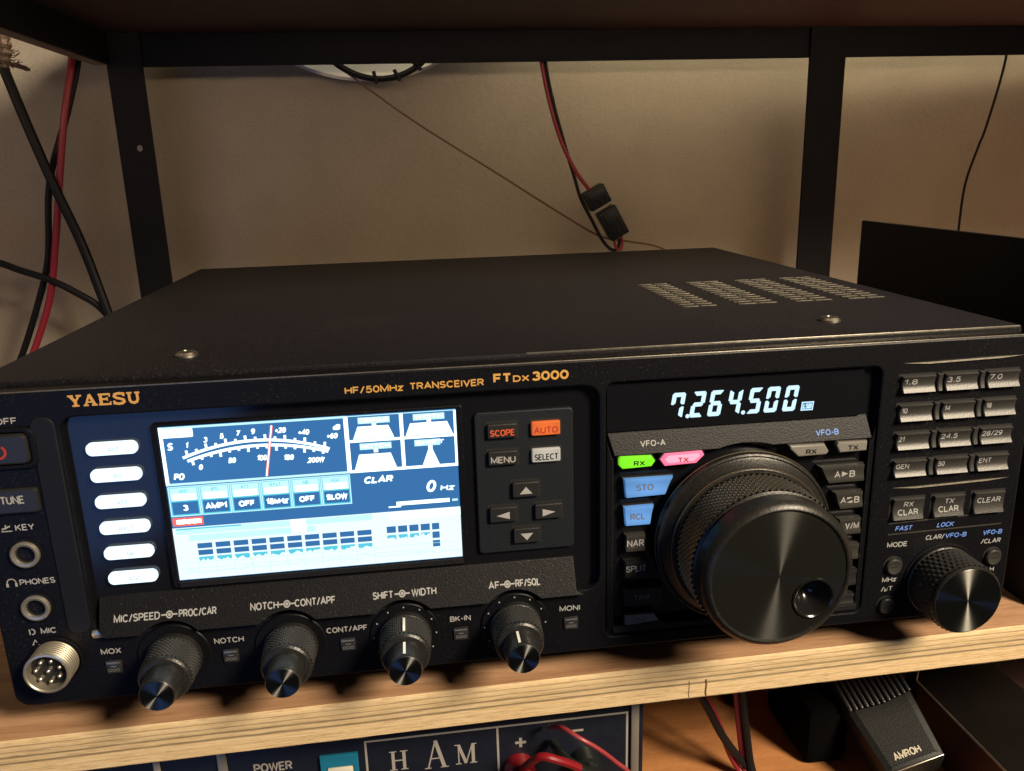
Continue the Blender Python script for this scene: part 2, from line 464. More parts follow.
    bn = N('ShaderNodeBump'); bn.inputs['Strength'].default_value = 0.5 if edge else 0.2; bn.inputs['Distance'].default_value = 0.0006
    L(n.outputs['Fac'], bn.inputs['Height']); L(bn.outputs[0], b.inputs['Normal'])
    return m
M_plyface, M_plyedge = plywood('plywood face', False), plywood('plywood edge', True)

def shelf_skew(p):           # the shelf sits slightly askew in its rack
    return (p[0], p[1] + (p[0] + 60) * 0.016 - 2.0, p[2])
shelf = MB()
b = bmesh.new()
nx = 160
rnd = [random.uniform(-1, 1) for _ in range(nx + 1)]
xs = [-260 + 900 * i / nx for i in range(nx + 1)]
vs, top, edge, bot = [], [], [], []
prof = [(372, -52.0), (0.9, -52.0), (0.25, -52.3), (0.0, -53.0), (0.0, -66.6), (0.5, -67.2), (372, -67.2)]
for i, x in enumerate(xs):
    for j, (y, z) in enumerate(prof):
        q = 0.35 * rnd[i] if j in (5,) else (0.12 * rnd[i] if j in (2, 3) else 0)
        vs.append(shelf_skew((x, y + abs(q) * 0.5, z + q)))
k = len(prof)
for i in range(nx):
    for j in range(k - 1):
        f = [i * k + j, i * k + j + 1, (i + 1) * k + j + 1, (i + 1) * k + j]
        (top if j == 0 else bot if j == k - 2 else edge).append(f)
shelf.add(vs, top, M_plyface); shelf.f += []; o0 = len(shelf.v)
shelf.add(vs, edge, M_plyedge); shelf.add(vs, bot, M_plyface)
shelf.add([vs[j] for j in range(k)] + [vs[nx * k + j] for j in range(k)], [list(range(k)), list(range(k, 2 * k))[::-1]], M_plyedge)
so_ = shelf.build('plywood_shelf', label='bare plywood shelf with layered front edge carrying the radio', cat='shelf')

M_split = mat('dark glue line', (0.26, 0.16, 0.08), 0.8)
jt = MB()
for xj, w_ in ((185.2, .28), (178.4, .15)):
    jt.tube([(xj, 1.75, -59.2), (xj + .15, 1.75, -62), (xj - .1, 1.75, -64.5), (xj + .2, 1.75, -66.2)], w_, M_split, n=6, sm=3)
jt.build('edge_joint', so_)
# the board above and the black angle iron rack
M_board = mat('dark red brown board', (0.080, 0.042, 0.038), 0.65, vary=0.3, vscale=14, stretch=(1, 6, 1), grain=0.4, gscale=700)
MB().box(-108, 1150, 20, 352, 221.0, 236, M_board, bev=.8).build('overhead_shelf', label='dark red brown board resting on the rack overhead', cat='shelf')
M_iron = mat('black painted angle iron', (0.0035, 0.0038, 0.0055), 0.65, spec=.18, bump=0.2, bscale=500, vary=0.3, vscale=60)
M_ironhole = mat('bright hole edge', (0.5, 0.47, 0.38), 0.5)
rack = thing('metal_rack', (122.5, 345, -190), 'black angle iron rack framing the wall behind the radio', 'rack')
def angle_post(x0, x1, side):
    p = MB()
    p.plate([(x0, -190), (x1, -190), (x1, 236), (x0, 236)], 335, 337.4, M_iron, bev=.25,
            holes=[arc((x0 + x1) / 2 + 2.0, zz, 2.1, 0, 345, 14) for zz in ((149.6,) if side < 0 else ())])
    xa, xb = (x1 - 2.4, x1) if side > 0 else (x0, x0 + 2.4)
    p.box(xa, xb, 337.4, 337.9, -190, 236, M_iron); p.box(xa, xb, 340.6, 360, -190, 200.4, M_iron, bev=.25)
    return p
angle_post(-104.2, -82.0, -1).build('post', rack)
angle_post(377.0, 404.0, 1).build('post', rack)
r_ = MB(); r_.box(-100.8, 1150, 338, 340.4, 200.6, 220.8, M_iron, bev=.25); r_.box(-100.8, 1150, 340.4, 364, 218.4, 220.8, M_iron)
r_.build('back_rail', rack)
r_ = MB(); r_.box(-103.6, -101.2, -40, 334.8, 201.6, 220.8, M_iron, bev=.25)
M_flange = mat('lit grey flange', (0.26, 0.23, 0.19), 0.5, metal=0.3, vary=.3, vscale=80)  # pale grey paints in the light on the flange's underside
r_.box(-112.0, -103.7, -40, 334.8, 201.6, 203.6, M_flange, bev=.25)
r_.build('side_rail', rack)

# things hanging behind the radio
M_wireR = mat('red wire jacket', (0.25, 0.014, 0.028), 0.45)
M_wireB = mat('black wire jacket', (0.006, 0.006, 0.007), 0.5, spec=.25)
M_wireBr = mat('brown wire jacket', (0.13, 0.05, 0.025), 0.5)
t = thing('power_cable', (-150, 360, -52), 'red and black pair of power wires hanging at the left post', 'cable')
MB().tube([(-128, 352, 225), (-127.5, 341, 204), (-135.6, 335, 168.5), (-146.5, 335, 122), (-155.0, 335, 84.9), (-164.1, 335, 51.2), (-180.8, 335, 15), (-200, 335, -20), (-204, 338, -51)], 2.3, M_wireR).build('wire', t, label='red wire')
MB().tube([(-125, 356, 225), (-125, 346, 205.7), (-135.2, 341, 173.0), (-153.5, 341, 129), (-162.6, 341, 80), (-174.7, 341, 48), (-190.5, 341, 14), (-209, 341, -20), (-214, 344, -51)], 2.2, M_wireB).build('wire', t, label='black wire')
t = thing('coaxial_cable', (-127, 330, -52), 'thick black cable with frayed braid slanting down to the radio', 'cable')
MB().tube([(-165.5, 330, 203), (-157.5, 330, 168.7), (-147.8, 330, 130.8), (-136.1, 330, 91.3), (-128.7, 330, 57), (-124, 330, 30), (-119, 328, -10), (-112, 325, -50)], 3.2, M_wireB).build('cable_jacket', t)
M_braid = mat('frayed copper braid', (0.16, 0.11, 0.075), 0.5, metal=0.4, vary=0.5, vscale=900)
br = MB()
br.tube([(-163.5, 331, 232), (-163.0, 331, 214), (-165.0, 330, 200)], 5.5, M_braid, sm=6, taper=lambda q: 1 - 0.35 * q + 0.12 * math.sin(q * 40))
for k in range(70):
    z0 = random.uniform(202, 226); a = random.uniform(0, 2 * PI); rr = random.uniform(4, 8.5)
    br.tube([(-164, 331, z0), (-164 + rr * .7 * math.cos(a), 331 + rr * .7 * math.sin(a), z0 - random.uniform(0, 3)), (-164 + rr * 1.25 * math.cos(a), 331 + rr * 1.25 * math.sin(a), z0 - random.uniform(-2, 4))], 0.28, M_braid, n=4, sm=3)
for k in range(9):
    br.tube([(-163, 330, 202.5), (-157, 330, 201 + random.uniform(-1, 2)), (-151 + random.uniform(-2, 2), 330, 199.5 + random.uniform(-1.5, 1.5))], 0.5, M_braid, n=4, sm=3)
br.build('frayed_braid', t)
MB().tube([(-300, 338, 88), (-240, 336, 86), (-197, 333.5, 79.5), (-178.8, 333, 72.5), (-160.7, 333, 65.0), (-146.0, 333, 56.1), (-130.5, 333, 43.5), (-118, 332, 20), (-108, 330, -20), (-104, 328, -51)], 2.4, M_wireB).build(
    'black_lead', label='thin black lead running in level from the left edge', cat='cable')

M_conn = mat('black nylon connector', (0.007, 0.0075, 0.011), 0.45, spec=.3)
t = thing('connector_lead', (222, 350, 66), 'red and black lead with two black plug connectors hanging mid wall', 'cable')
MB().tube([(183.0, 352, 226), (183.9, 350, 203), (189.0, 350, 176.0), (197.2, 350, 148.4), (207.6, 350, 127.0), (217.5, 350, 113.5), (221, 350, 108)], 1.45, M_wireR).build('wire', t, label='red wire')
MB().tube([(186.4, 353.5, 226), (186.9, 351.5, 203), (191.9, 351, 176.0), (200.3, 351, 144.8), (207.5, 351, 121), (212.2, 351, 106), (220.5, 351, 90), (228, 351, 76), (234.9, 351, 68.2), (240.2, 351, 68.5), (242.0, 351, 76)], 1.3, M_wireB).build('wire', t, label='black wire looping under the plugs')
MB().tube([(236.8, 350, 79), (238.4, 350, 70.5), (241.6, 350, 67.5), (243.6, 350, 71), (243.0, 350, 78)], 1.0, M_wireR).build('wire', t, label='short red loop')
def plug(cx, cz, wd, ln, ang):
    ca, sa = math.cos(ang), math.sin(ang)
    f = lambda x, y, z: (cx + x * ca - z * sa, y, cz + x * sa + z * ca)
    p = MB()
    p.box(-wd / 2, wd / 2, 343, 357, -ln / 2, ln / 2, M_conn, bev=.8, fn=lambda c: f(*c))
    for k in (-1, 0, 1):
        p.box(k * wd / 4 - .5, k * wd / 4 + .5, 342.4, 343.2, -ln / 2 + 1, ln / 2 - 1, M_conn, bev=.2, fn=lambda c: f(*c))
    p.box(-wd / 2 + 2, wd / 2 - 2, 341.6, 343, -1.5, ln / 2 - 2.0, M_conn, bev=.3, fn=lambda c: f(*c))
    return p
plug(223.3, 107.0, 16.5, 14.5, math.radians(28)).build('plug', t)
plug(235.6, 88.0, 14.5, 23, math.radians(29)).build('plug', t)
MB().tube([(30, 362, 226), (36.6, 360, 206), (49.6, 358, 195.8), (62.7, 358, 185.7), (96.3, 358, 161.4), (152.9, 358, 125.0), (197.5, 358, 96.0), (228.2, 358, 77.8), (251.8, 358, 72.6), (275.6, 358, 67.0), (296, 356, 52), (310, 352, 20), (318, 350, -51)], 0.75, M_wireBr, n=6).build(
    'brown_wire', label='thin brown wire sagging diagonally across the wall', cat='cable')
t = MB()
for k in range(2):
    t.tube([(70.6 + (46.5 - k * 1.6) * math.sin(2 * PI * q / 40), 357 + k * 2.2, 237.8 - (45.6 - k * 1.4) * math.cos(2 * PI * q / 40)) for q in range(41)], 1.5, M_wireB, n=8, sm=2)
for q in range(3):
    a = math.radians(-6 + q * 19)
    t.tube([(70.6 + 43 * math.sin(a), 352.5, 237.8 - 40.5 * math.cos(a)), (70.6 + 50 * math.sin(a + .05), 354, 237.8 - 48.5 * math.cos(a + .05))], 1.3, M_wireB, n=6, sm=3)
t.build('cable_coil', label='small coil of black cable hung below the back rail', cat='cable')
M_dish = mat('white enamel', (0.86, 0.84, 0.78), 0.4)
d = MB()
d.lathe([(391.5, 50), (386, 92), (378, 118), (376, 121), (375, 119), (377, 110), (380, 70), (381, 2)], 62, 314, M_dish, n=72)
d.build('white_dish', label='white round dish on the wall behind the coil', cat='dish')
MB().tube([(541.6, 352, 226), (541.4, 350, 204), (538.4, 350.4, 180.5), (530.9, 350, 147.8), (527, 350.3, 135), (519.4, 350, 106.8), (518.2, 350, 70.4), (520, 352, 20), (524, 352, -51)], 1.0, M_wireB, n=6).build(
    'aerial_wire', label='thin crooked black wire dropping behind the dark cabinet', cat='wire')

# dark cabinet beside the radio
M_cab = mat('black vinyl cabinet', (0.0045, 0.0043, 0.0043), 0.65, spec=.15, bump=0.3, bscale=700, vary=0.2, vscale=200)
t = thing('black_board', (331, 100, -52), 'thin black board standing on edge close beside the radio', 'board')
MB().box(330, 332.6, 16, 169, -51.7, 97, M_cab, bev=.5).build('board_sheet', t)
MB().box(332.8, 352, 40, 160, -51.8, -44, M_foot, bev=1).build('stand', t)

# ------------------------------------------------------------------ under the shelf
M_desk = mat('varnished brown desk top', (0.44, 0.19, 0.07), 0.42, vary=0.35, vscale=10, stretch=(1, 7, 1), grain=0.3, gscale=300)
MB().box(-600, 1000, -12, 391, -185, -160.3, M_desk, bev=1).build('desk', label='brown varnished wooden desk under the plywood shelf', cat='desk')

M_psu = mat('navy black enamel', (0.008, 0.010, 0.018), 0.35, vary=0.2, vscale=200)
M_silver = mat('silver print', (0.42, 0.39, 0.34), 0.45, metal=0.2)
M_bezel = mat('brushed silver edge', (0.36, 0.33, 0.28), 0.4, metal=0.6)
t = thing('power_supply', (56, 120, -160), 'black power supply with silver HAM lettering under the plywood shelf', 'power supply')
MB().box(-70, 166.5, 20.6, 210, -157, -70.5, M_psu, bev=.6).build('case', t)
for x_ in (-55, 150):
    for y_ in (35, 195): MB().lathe([(0, 6), (3, 6), (3.01, 5)], 0, 0, M_foot, n=20).build('rubber_foot', t) if False else MB().box(x_ - 6, x_ + 6, y_ - 6, y_ + 6, -160, -157, M_foot, bev=.8).build('rubber_foot', t)
f = MB()
f.box(-68, 160.6, 19.8, 20.5, -155, -72, M_psu, bev=.2)
f.build('face_plate', t)
f = MB(); f.box(160.9, 164.2, 18.6, 20.6, -157, -71, M_bezel, bev=.4); f.build('edge_trim', t)
f = MB(); f.box(-1.6, 1.9, 18.6, 19.7, -155, -72, M_bezel, bev=.3); f.build('edge_trim', t)
f = MB(); f.box(-25, -22.5, 18.9, 19.7, -155, -72, M_silver, bev=.3); f.build('edge_trim', t)
f = MB()
YP = 19.72
f.stroke([(54.3, -150), (54.3, -84.4), (159.4, -84.0), (159.4, -150)], 0.85, YP, M_silver)
f.stroke([(106.3, -84.6), (106.3, -150)], 0.85, YP, M_silver)
f.build('outline_print', t)
def serif_letters(f, y, m):
    def ser(x, z, w): f.box(x - w / 2, x + w / 2, y - .02, y, z - .22, z + .22, m)
    # H
    for x in (64.6, 68.9):
        f.box(x - .62, x + .62, y - .05, y, -98.8, -90.4, m); ser(x, -90.4, 2.9); ser(x, -98.8, 2.9)
    f.box(65.2, 68.3, y - .03, y, -94.8, -94.3, m)
    # A, larger
    f.stroke([(81.4, -87.2), (78.2, -99.8)], 0.6, y - .06, m); f.stroke([(81.4, -87.2), (84.6, -99.8)], 1.5, y - .08, m)
    f.box(79.2, 83.6, y - .03, y, -95.8, -95.3, m); ser(78.1, -99.9, 2.6); ser(84.7, -99.9, 3.2)
    # M
    f.box(90.2, 90.7, y - .05, y, -99.4, -90.6, m); f.box(95.6, 96.9, y - .05, y, -99.4, -90.6, m)
    f.stroke([(90.5, -90.5), (93.3, -99.3)], 1.25, y - .06, m); f.stroke([(96.0, -90.5), (93.3, -99.3)], 0.5, y - .08, m)
    ser(90.3, -99.4, 2.3); ser(96.3, -99.4, 2.8); ser(89.8, -90.6, 1.8); ser(96.7, -90.6, 2.0)
f = MB(); serif_letters(f, YP, M_silver); f.build('lettering', t)
f = MB(); f.text('POWER', 18.6, -91.0, YP, 4.0, M_silver, w=14.6, bold=.01); f.build('lettering', t)
f = MB(); f.box(114.9, 116.1, YP - .05, YP, -94.8, -90.4, M_silver); f.box(113.3, 117.7, YP - .02, YP, -93.2, -92.0, M_silver)
f.box(136.6, 141.2, YP - .05, YP, -90.4, -89.4, M_silver); f.build('polarity_mark', t)
M_teal = mat('teal switch surround', (0.01, 0.16, 0.27), 0.4)
M_rock = mat('ivory rocker', (0.62, 0.57, 0.46), 0.4)
sw = MB(); sw.plate([(36.6, -112), (51.2, -112), (51.2, -88.2), (36.6, -88.2)], 18.2, 20.1, M_teal, bev=.4, holes=[[(39.0, -110), (49.2, -110), (49.2, -93.4), (39.0, -93.4)]])
so = sw.build('power_switch', t)
MB().box(39.2, 49.0, 17.4, 21, -109.8, -93.6, M_rock, bev=.6).build('rocker', so)
M_tred = mat('red terminal cap', (0.22, 0.008, 0.013), 0.3)
M_tblk = mat('black terminal cap', (0.012, 0.014, 0.013), 0.3)
def terminal(cx, cz, m, lab):
    p = MB()
    p.lathe([(19.8, 6.4), (13, 6.4), (12.6, 5.2), (11.5, 5.2), (11.2, 5.8), (1, 5.2), (0, 4.2)], cx, cz, m, n=20, knurl=lambda i, j, y, r: r * (1 + .05 * (i % 2)) if 3 < j < 6 else r)
    o = p.build('binding_post', t, label=lab)
    q = MB(); q.lathe([(0.2, 2.6), (-1.2, 2.6), (-1.5, 2.0)], cx, cz, M_metal, n=18); q.build('metal_tip', o)
terminal(114.6, -104.0, M_tred, 'red positive terminal')
terminal(141.5, -104.5, M_tblk, 'black negative terminal')
MB().tube([(114.8, 12, -99), (117.0, 6, -91.5), (121, 2, -85.6), (127, 1, -87.0), (136.1, 2, -92.9), (146, 2, -102), (156, 4, -120), (160, 8, -158)], 1.6, M_tred).build(
    'red_lead', label='thick red lead plugged into the positive terminal', cat='cable')
M_wirep = mat('pinkish red wire', (0.28, 0.035, 0.04), 0.35)
MB().tube([(126.5, 16, -84), (130.0, 6, -77.0), (135.7, 1, -78.4), (142.3, 0, -83.0), (149.3, 0, -89.9), (156.9, 0, -99.4), (164, 2, -125), (168, 6, -158.5)], .9, M_wirep).build(
    'thin_lead', label='thin pale red lead arching over the negative terminal', cat='cable')
MB().tube([(128, 17, -92), (131, 6, -91), (137, 2, -93.5), (143.5, 0, -96), (146.5, 0, -104), (147, 2, -130), (144, 6, -158)], 1.9, M_tblk).build(
    'black_clip_lead', label='black lead curling round the negative terminal', cat='cable')

# wire pairs beside the supply
t = thing('wire_pair', (230, 60, -160), 'slanting black and red wire pair dropping to the desk', 'cable')
MB().tube([(188, 62, -70), (197, 60, -90), (204.4, 60, -107.5), (211, 60, -121), (218.2, 60, -135.6), (229.6, 60, -152.5), (236, 54, -157.5), (246, 30, -158.3)], 1.9, M_wireB).build('wire', t, label='black wire')
MB().tube([(190, 66, -70), (201, 64, -96), (208.8, 63, -112.7), (216.2, 63, -129.0), (222.6, 62, -147.0), (228, 60, -156.5), (233, 48, -158.5), (240, 28, -158.5)], 1.5, M_wireR).build('wire', t, label='red wire')
t = thing('wire_pair', (232, 60, -160), 'upright red and black wire pair beside the slanting pair', 'cable')
MB().tube([(219, 63, -70), (222.5, 62, -96), (224.6, 62, -116.8), (227.1, 62, -136.7), (229.0, 61, -150), (230.5, 56, -157.5), (236, 36, -158.5)], 1.5, M_wireR).build('wire', t, label='red wire')
MB().tube([(222, 60, -70), (224.4, 60, -96), (226.6, 60, -115.5), (229.9, 60, -138.2), (232.0, 58, -153), (234, 52, -157.8), (242, 30, -158.0)], 2.0, M_wireB).build('wire', t, label='black wire')

# hand microphone: a leaning slab with a ribbed end
A, B_, C_, D_ = [Vector(p) for p in ((275.2, 69.3, -122.4), (311.5, 65.0, -112.6), (313.0, 31.5, -133.6), (284.5, 29.0, -143.0))]
ex = (B_ - A).normalized(); ez = ((A + B_) / 2 - (D_ + C_) / 2).normalized(); ex = (ex - ez * ex.dot(ez)).normalized(); en = ex.cross(ez).normalized()
if en.y > 0: en = -en
LM = ((A + B_) / 2 - (D_ + C_) / 2).length
O_ = (D_ + C_) / 2
def micp(u, v, n):          # u across, v up the body, n out of the face
    return tuple(O_ + ex * u + ez * v + en * n)
M_mic = mat('black crackle plastic', (0.0095, 0.0105, 0.0098), 0.5, spec=.35, bump=0.4, bscale=1500, vary=0.5, vscale=1200, bdist=0.0003)
t = thing('hand_microphone', (300, 60, -160), 'black ribbed hand microphone leaning under the plywood shelf', 'microphone')
m_ = MB()
wb, wt = 14.6, 17.4
def slab(v0, v1, n0, n1, mm, inset=0.0, name=None):
    pass
outl = []
for (u, v) in [(-wb + 2, 0), (wb - 2, 0), (wb, 1.6), (wt, LM - 2), (wt, LM + 10), (wt - 4, LM + 15), (-wt + 4, LM + 15), (-wt, LM + 10), (-wt, LM - 2), (-wb, 1.6)]:
    outl.append((u, v))
m_.plate(outl, 0, 22, M_mic, bev=4.0, fn=lambda x, y, z: micp(x, z, -y))
mb_ = m_.build('microphone_body', t)
rb = MB()
for k in range(12):
    u = -wt + 2.6 + k * (2 * wt - 5.2) / 11
    rb.box(u - .95, u + .95, -2.2, 1.0, LM - 13 + abs(k - 6) * .25, LM + 10, M_knob, bev=.7, fn=lambda c: micp(c.x, c.z, -c.y))
rb.build('grille_ribs', t)
M_mtext = mat('cream lettering', (0.62, 0.57, 0.44), 0.5)
tx = MB(); tx.text('AMROH', 0, 0, 0, 3.3, M_mtext, w=13.0, bold=.012, put=lambda a, b_: micp(a - 1.2, b_ + 7.0, 0.15)); tx.build('lettering', t)
tx = MB(); tx.box(-wb + 1.5, wb - 1.5, -.6, .6, 1.0, 1.6, M_edge, bev=.2, fn=lambda c: micp(c.x, c.z, -c.y)); tx.build('lower_trim', t)
shade_b = MB(); shade_b.box(262, 284, 62, 110, -159.8, -128, mat('shadow black', (0.0025, 0.0025, 0.0025), .9, spec=.03), bev=4)  # low block added where the microphone's shadow falls, as black as the shade
shade_b.build('mic_shadow_block', t)
cb = MB(); cb.tube([micp(-6, LM + 14, -8), (284, 110, -112), (262, 118, -135), (246, 112, -156), (250, 140, -157.5), (300, 190, -157.5)], 2.6, M_wireB); cb.build('cable', t)

# dark box to the right of the microphone
M_dbox = mat('dark brown black box', (0.005, 0.0035, 0.003), 0.6, spec=.2, vary=0.3, vscale=50)
M_dside = mat('dark side with wood reflection', (0.035, 0.012, 0.009), 0.5, vary=0.3, vscale=40)  # red tint paints in the reflection of the wooden desk
t = thing('dark_box', (352, 40, -160), 'dark box with painted edge highlight lying beside the microphone', 'box')
bx = MB(); bx.box(328.2, 376.3, -8, 88, -160, -130, M_dbox, bev=.5); bx.build('box_shell', t)
e = MB(); e.tube([(336.0, 88.3, -129.8), (328.2, 78.5, -129.9), (328.0, 66.8, -129.9), (327.4, 13, -129.9), (327.2, -7, -129.9)], 0.5, M_edge, n=6, sm=0); e.build('box_highlight', t)  # thin pale tube painting the highlight along the box edge
sd = MB(); sd.box(327.7, 328.15, -7, 76, -159.5, -131, M_dside); sd.build('tinted_side', t)

M_deskshade = mat('shaded desk brown', (0.045, 0.022, 0.016), 0.6, bump=.3, bscale=600, vary=.35, vscale=120)  # dark brown carries the shade lying on the desk here
t = thing('desk_shade_case', (450, 60, -160), 'dark flat case added for the shaded desk beyond the dark box', 'case')  # added to darken the desk where it lies in shade
q = MB(); q.box(378.5, 620, -10, 240, -159.8, -138, M_deskshade, bev=2.5); q.build('case_shell', t)
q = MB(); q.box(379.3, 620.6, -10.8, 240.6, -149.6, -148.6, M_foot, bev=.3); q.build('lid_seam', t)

# ------------------------------------------------------------------ THE RADIO
R = thing('transceiver', (122.5, 150, -52), 'black radio transceiver with lit blue display and large tuning dial', 'radio')

# case
sh = MB(); sh.plate(rrect(-56.0, 301.0, -39.5, 66.8, 2), 9.0, 312, M_case, bev=.3); sh.build('case_shell', R)
cv = MB(); cv.box(-57.3, 302.3, 8.6, 314.6, 67.6, 70.2, M_case, bev=.7)
cv.box(-57.3, -55.9, 8.6, 314.6, -30, 69, M_case, bev=.3); cv.box(300.9, 302.3, 8.6, 314.6, -30, 69, M_case, bev=.3)
cover = cv.build('top_cover', R)
ln = MB(); ln.box(120, 301.4, 8.35, 9.05, 69.45, 70.28, M_edge, bev=.15); ln.build('edge_highlight', cover)  # pale strip on the right part only, painting the lid lip's highlight
M_slit = mat('vent slit rim', (0.15, 0.14, 0.115), 0.45, metal=0.8, vary=.5, vscale=500)
for (xa, xb) in ((198.2, 214.6), (223.4, 242.0), (249.6, 267.6), (274.0, 292.2)):
    g = MB()
    g.box(xa, xb, 78, 151, 70.16, 70.24, M_well)
    rows = 13
    for k in range(rows):
        y = 80 + k * (151 - 82) / (rows - 1)
        for q in range(2):
            xq0 = xa + .6 + q * (xb - xa - .6) / 2 + random.uniform(-.08, .08); xq1 = xq0 + (xb - xa) / 2 - 1.0
            g.box(xq0, xq1, y - .95, y + .95, 70.2, 70.5 + random.uniform(0, .06), M_slit, bev=.06)
    g.build('vent_grille', cover)
for x_, y_ in ((3.6, 33.5), (241.8, 33.9)):
    s_ = MB()
    vs, fs = [], []
    n = 24
    for j, (r, z) in enumerate(((3.9, 70.1), (3.8, 70.9), (2.9, 71.8), (1.4, 72.1), (1.2, 71.6), (0.3, 71.6))):
        for i in range(n): vs.append((x_ + r * math.cos(2 * PI * i / n), y_ + r * math.sin(2 * PI * i / n), z))
    for j in range(5):
        for i in range(n): fs.append([j * n + i, j * n + (i + 1) % n, (j + 1) * n + (i + 1) % n, (j + 1) * n + i])
    s_.add(vs, fs, M_screw)
    s_.box(x_ - 1.8, x_ + 1.8, y_ - .35, y_ + .35, 71.5, 71.98, M_well)
    s_.build('cover_screw', cover)
for x_ in (-30, 275):
    for y_ in (48, 280):
        MB().box(x_ - 9, x_ + 9, y_ - 9, y_ + 9, -52, -39.6, M_foot, bev=2).build('foot', R)

# front panel with its openings
A0, A1 = -28.3, 143.2
holeA = rrect(A0, A1, -15.6, 59.8, 5)
holeB = rrect(145.6, 244.2, -35.5, 60.2, 3)
fp = MB()
fp.plate(rrect(-57.6, 302.6, -40.4, 68.7, 5, 8), 0.0, 8.2, M_fascia, bev=.7, holes=[holeA, holeB])
fp.box(-57, 302, 3.6, 8, -39, 67.5, M_gloss)
panel = fp.build('front_panel', R)
e = MB(); e.box(-56, 301.6, 0.12, 0.9, 68.45, 68.82, M_edge, bev=.12); e.build('edge_highlight', panel)  # pale strip painting the highlight along the panel's top edge
rd = MB(); rd.plate(rrect(-36.5, -29.2, -14.5, 60.5, 3), -0.55, 0.4, M_ridge, bev=.35); rd.build('side_ridge', panel)
rd = MB(); rd.box(-29.5, -24.5, -1.0, .5, -16.9, -13.9, M_metal, bev=.8); rd.build('corner_highlight', panel)  # bright metal piece standing in for the highlight on the bezel corner

def slope(x, y, z):          # the lower lip leans out towards the viewer
    return (x, y + 3.0 - 6.0 * (-3.6 - z) / 12.4, z)
def slope_at(z): return 3.0 - 6.0 * (-3.6 - z) / 12.4
KX = [-4.2, 34.4, 73.5, 112.4]; KZ = -26.5
pts = [(-24.5, -16.0), (-26.5, -14.0), (-26.5, -3.6), (134.4, -3.6), (134.4, -14.6), (137, -16.0)]
for kx in KX[::-1]:
    pts += arc(kx, KZ, 14.0, 48.6, 131.4, 16)
st = MB(); st.plate(pts, 0, 3.0, M_lip, bev=.25, fn=slope)
strip = st.build('lower_lip', R)
def legend(parts, parent, name='legend'):
    b_ = MB()
    for p in parts: p(b_)
    return b_.build(name, parent)
def L(s, x, z, h, m=None, w=None, al='C', y=-0.06, shear=0.0, bold=.012, fn=None):
    return lambda b_: b_.text(s, x, z, y, h, m or M_white, w=w, al=al, shear=shear, bold=bold, fn=fn)
def onslope(x, y, z): return (x, slope_at(z) - 0.05, z)
def pot_sign(x, z):          # the little ring between two arms
    def go(b_):
        b_.stroke(arc(x, z, .95, 0, 345, 14), .42, 0, M_white, fn=onslope, close=True)
        b_.stroke(arc(x, z, .32, 0, 340, 8), .4, 0, M_white, fn=onslope, close=True)
        b_.stroke([(x - 2.6, z), (x - 1.1, z)], .45, 0, M_white, fn=onslope); b_.stroke([(x + 1.1, z), (x + 2.6, z)], .45, 0, M_white, fn=onslope)
    return go
for (sa, xa0, xa1, sb, xb0, xb1, sx_) in (('MIC/SPEED', -21.8, -4.4, 'PROC/CAR', 1.0, 11.3, -1.8), ('NOTCH', 22.3, 31.7, 'CONT/APF', 37.0, 50.7, 34.4),
                                     ('SHIFT', 63.3, 70.3, 'WIDTH', 76.6, 85.2, 73.4), ('AF', 103.4, 107.3, 'RF/SQL', 112.9, 121.8, 110.1)):
    if sa == 'MIC/SPEED': xa1, xb0, sx_ = -7.0, -1.0, -4.0
    legend([L(sa, xa0, -10.5, 2.3, w=xa1 - xa0, al='L', fn=onslope), pot_sign(sx_, -10.5), L(sb, xb0, -10.5, 2.3, w=xb1 - xb0, al='L', fn=onslope)], strip)
for s, x0, x1 in (('MOX', -27.8, -21.3), ('NOTCH', 9.0, 18.8), ('CONT/APF', 46.6, 60.6), ('BK-IN', 89.4, 96.7), ('MONI', 128.6, 136.1)):
    legend([L(s, x0, -22.4, 2.1, w=x1 - x0, al='L')], panel)
for x in (-24.3, 14.0, 53.6, 93.0, 132.7):
    k = MB(); k.box(x - 2.6, x + 2.6, -.7, .4, -30.7, -25.9, M_clear, bev=.35)
    k.box(x - 2.1, x + 2.1, -.78, -.7, -26.8, -26.4, M_dim); 
    for q in (-1, 0, 1): k.stroke(arc(x + q * 1.3, -29.3, .5, 0, 330, 8), .22, -.75, M_dim, close=True)
    k.box(x - .9, x + .9, -.78, -.72, -28.1, -27.8, M_dim)
    k.build('small_key', R)
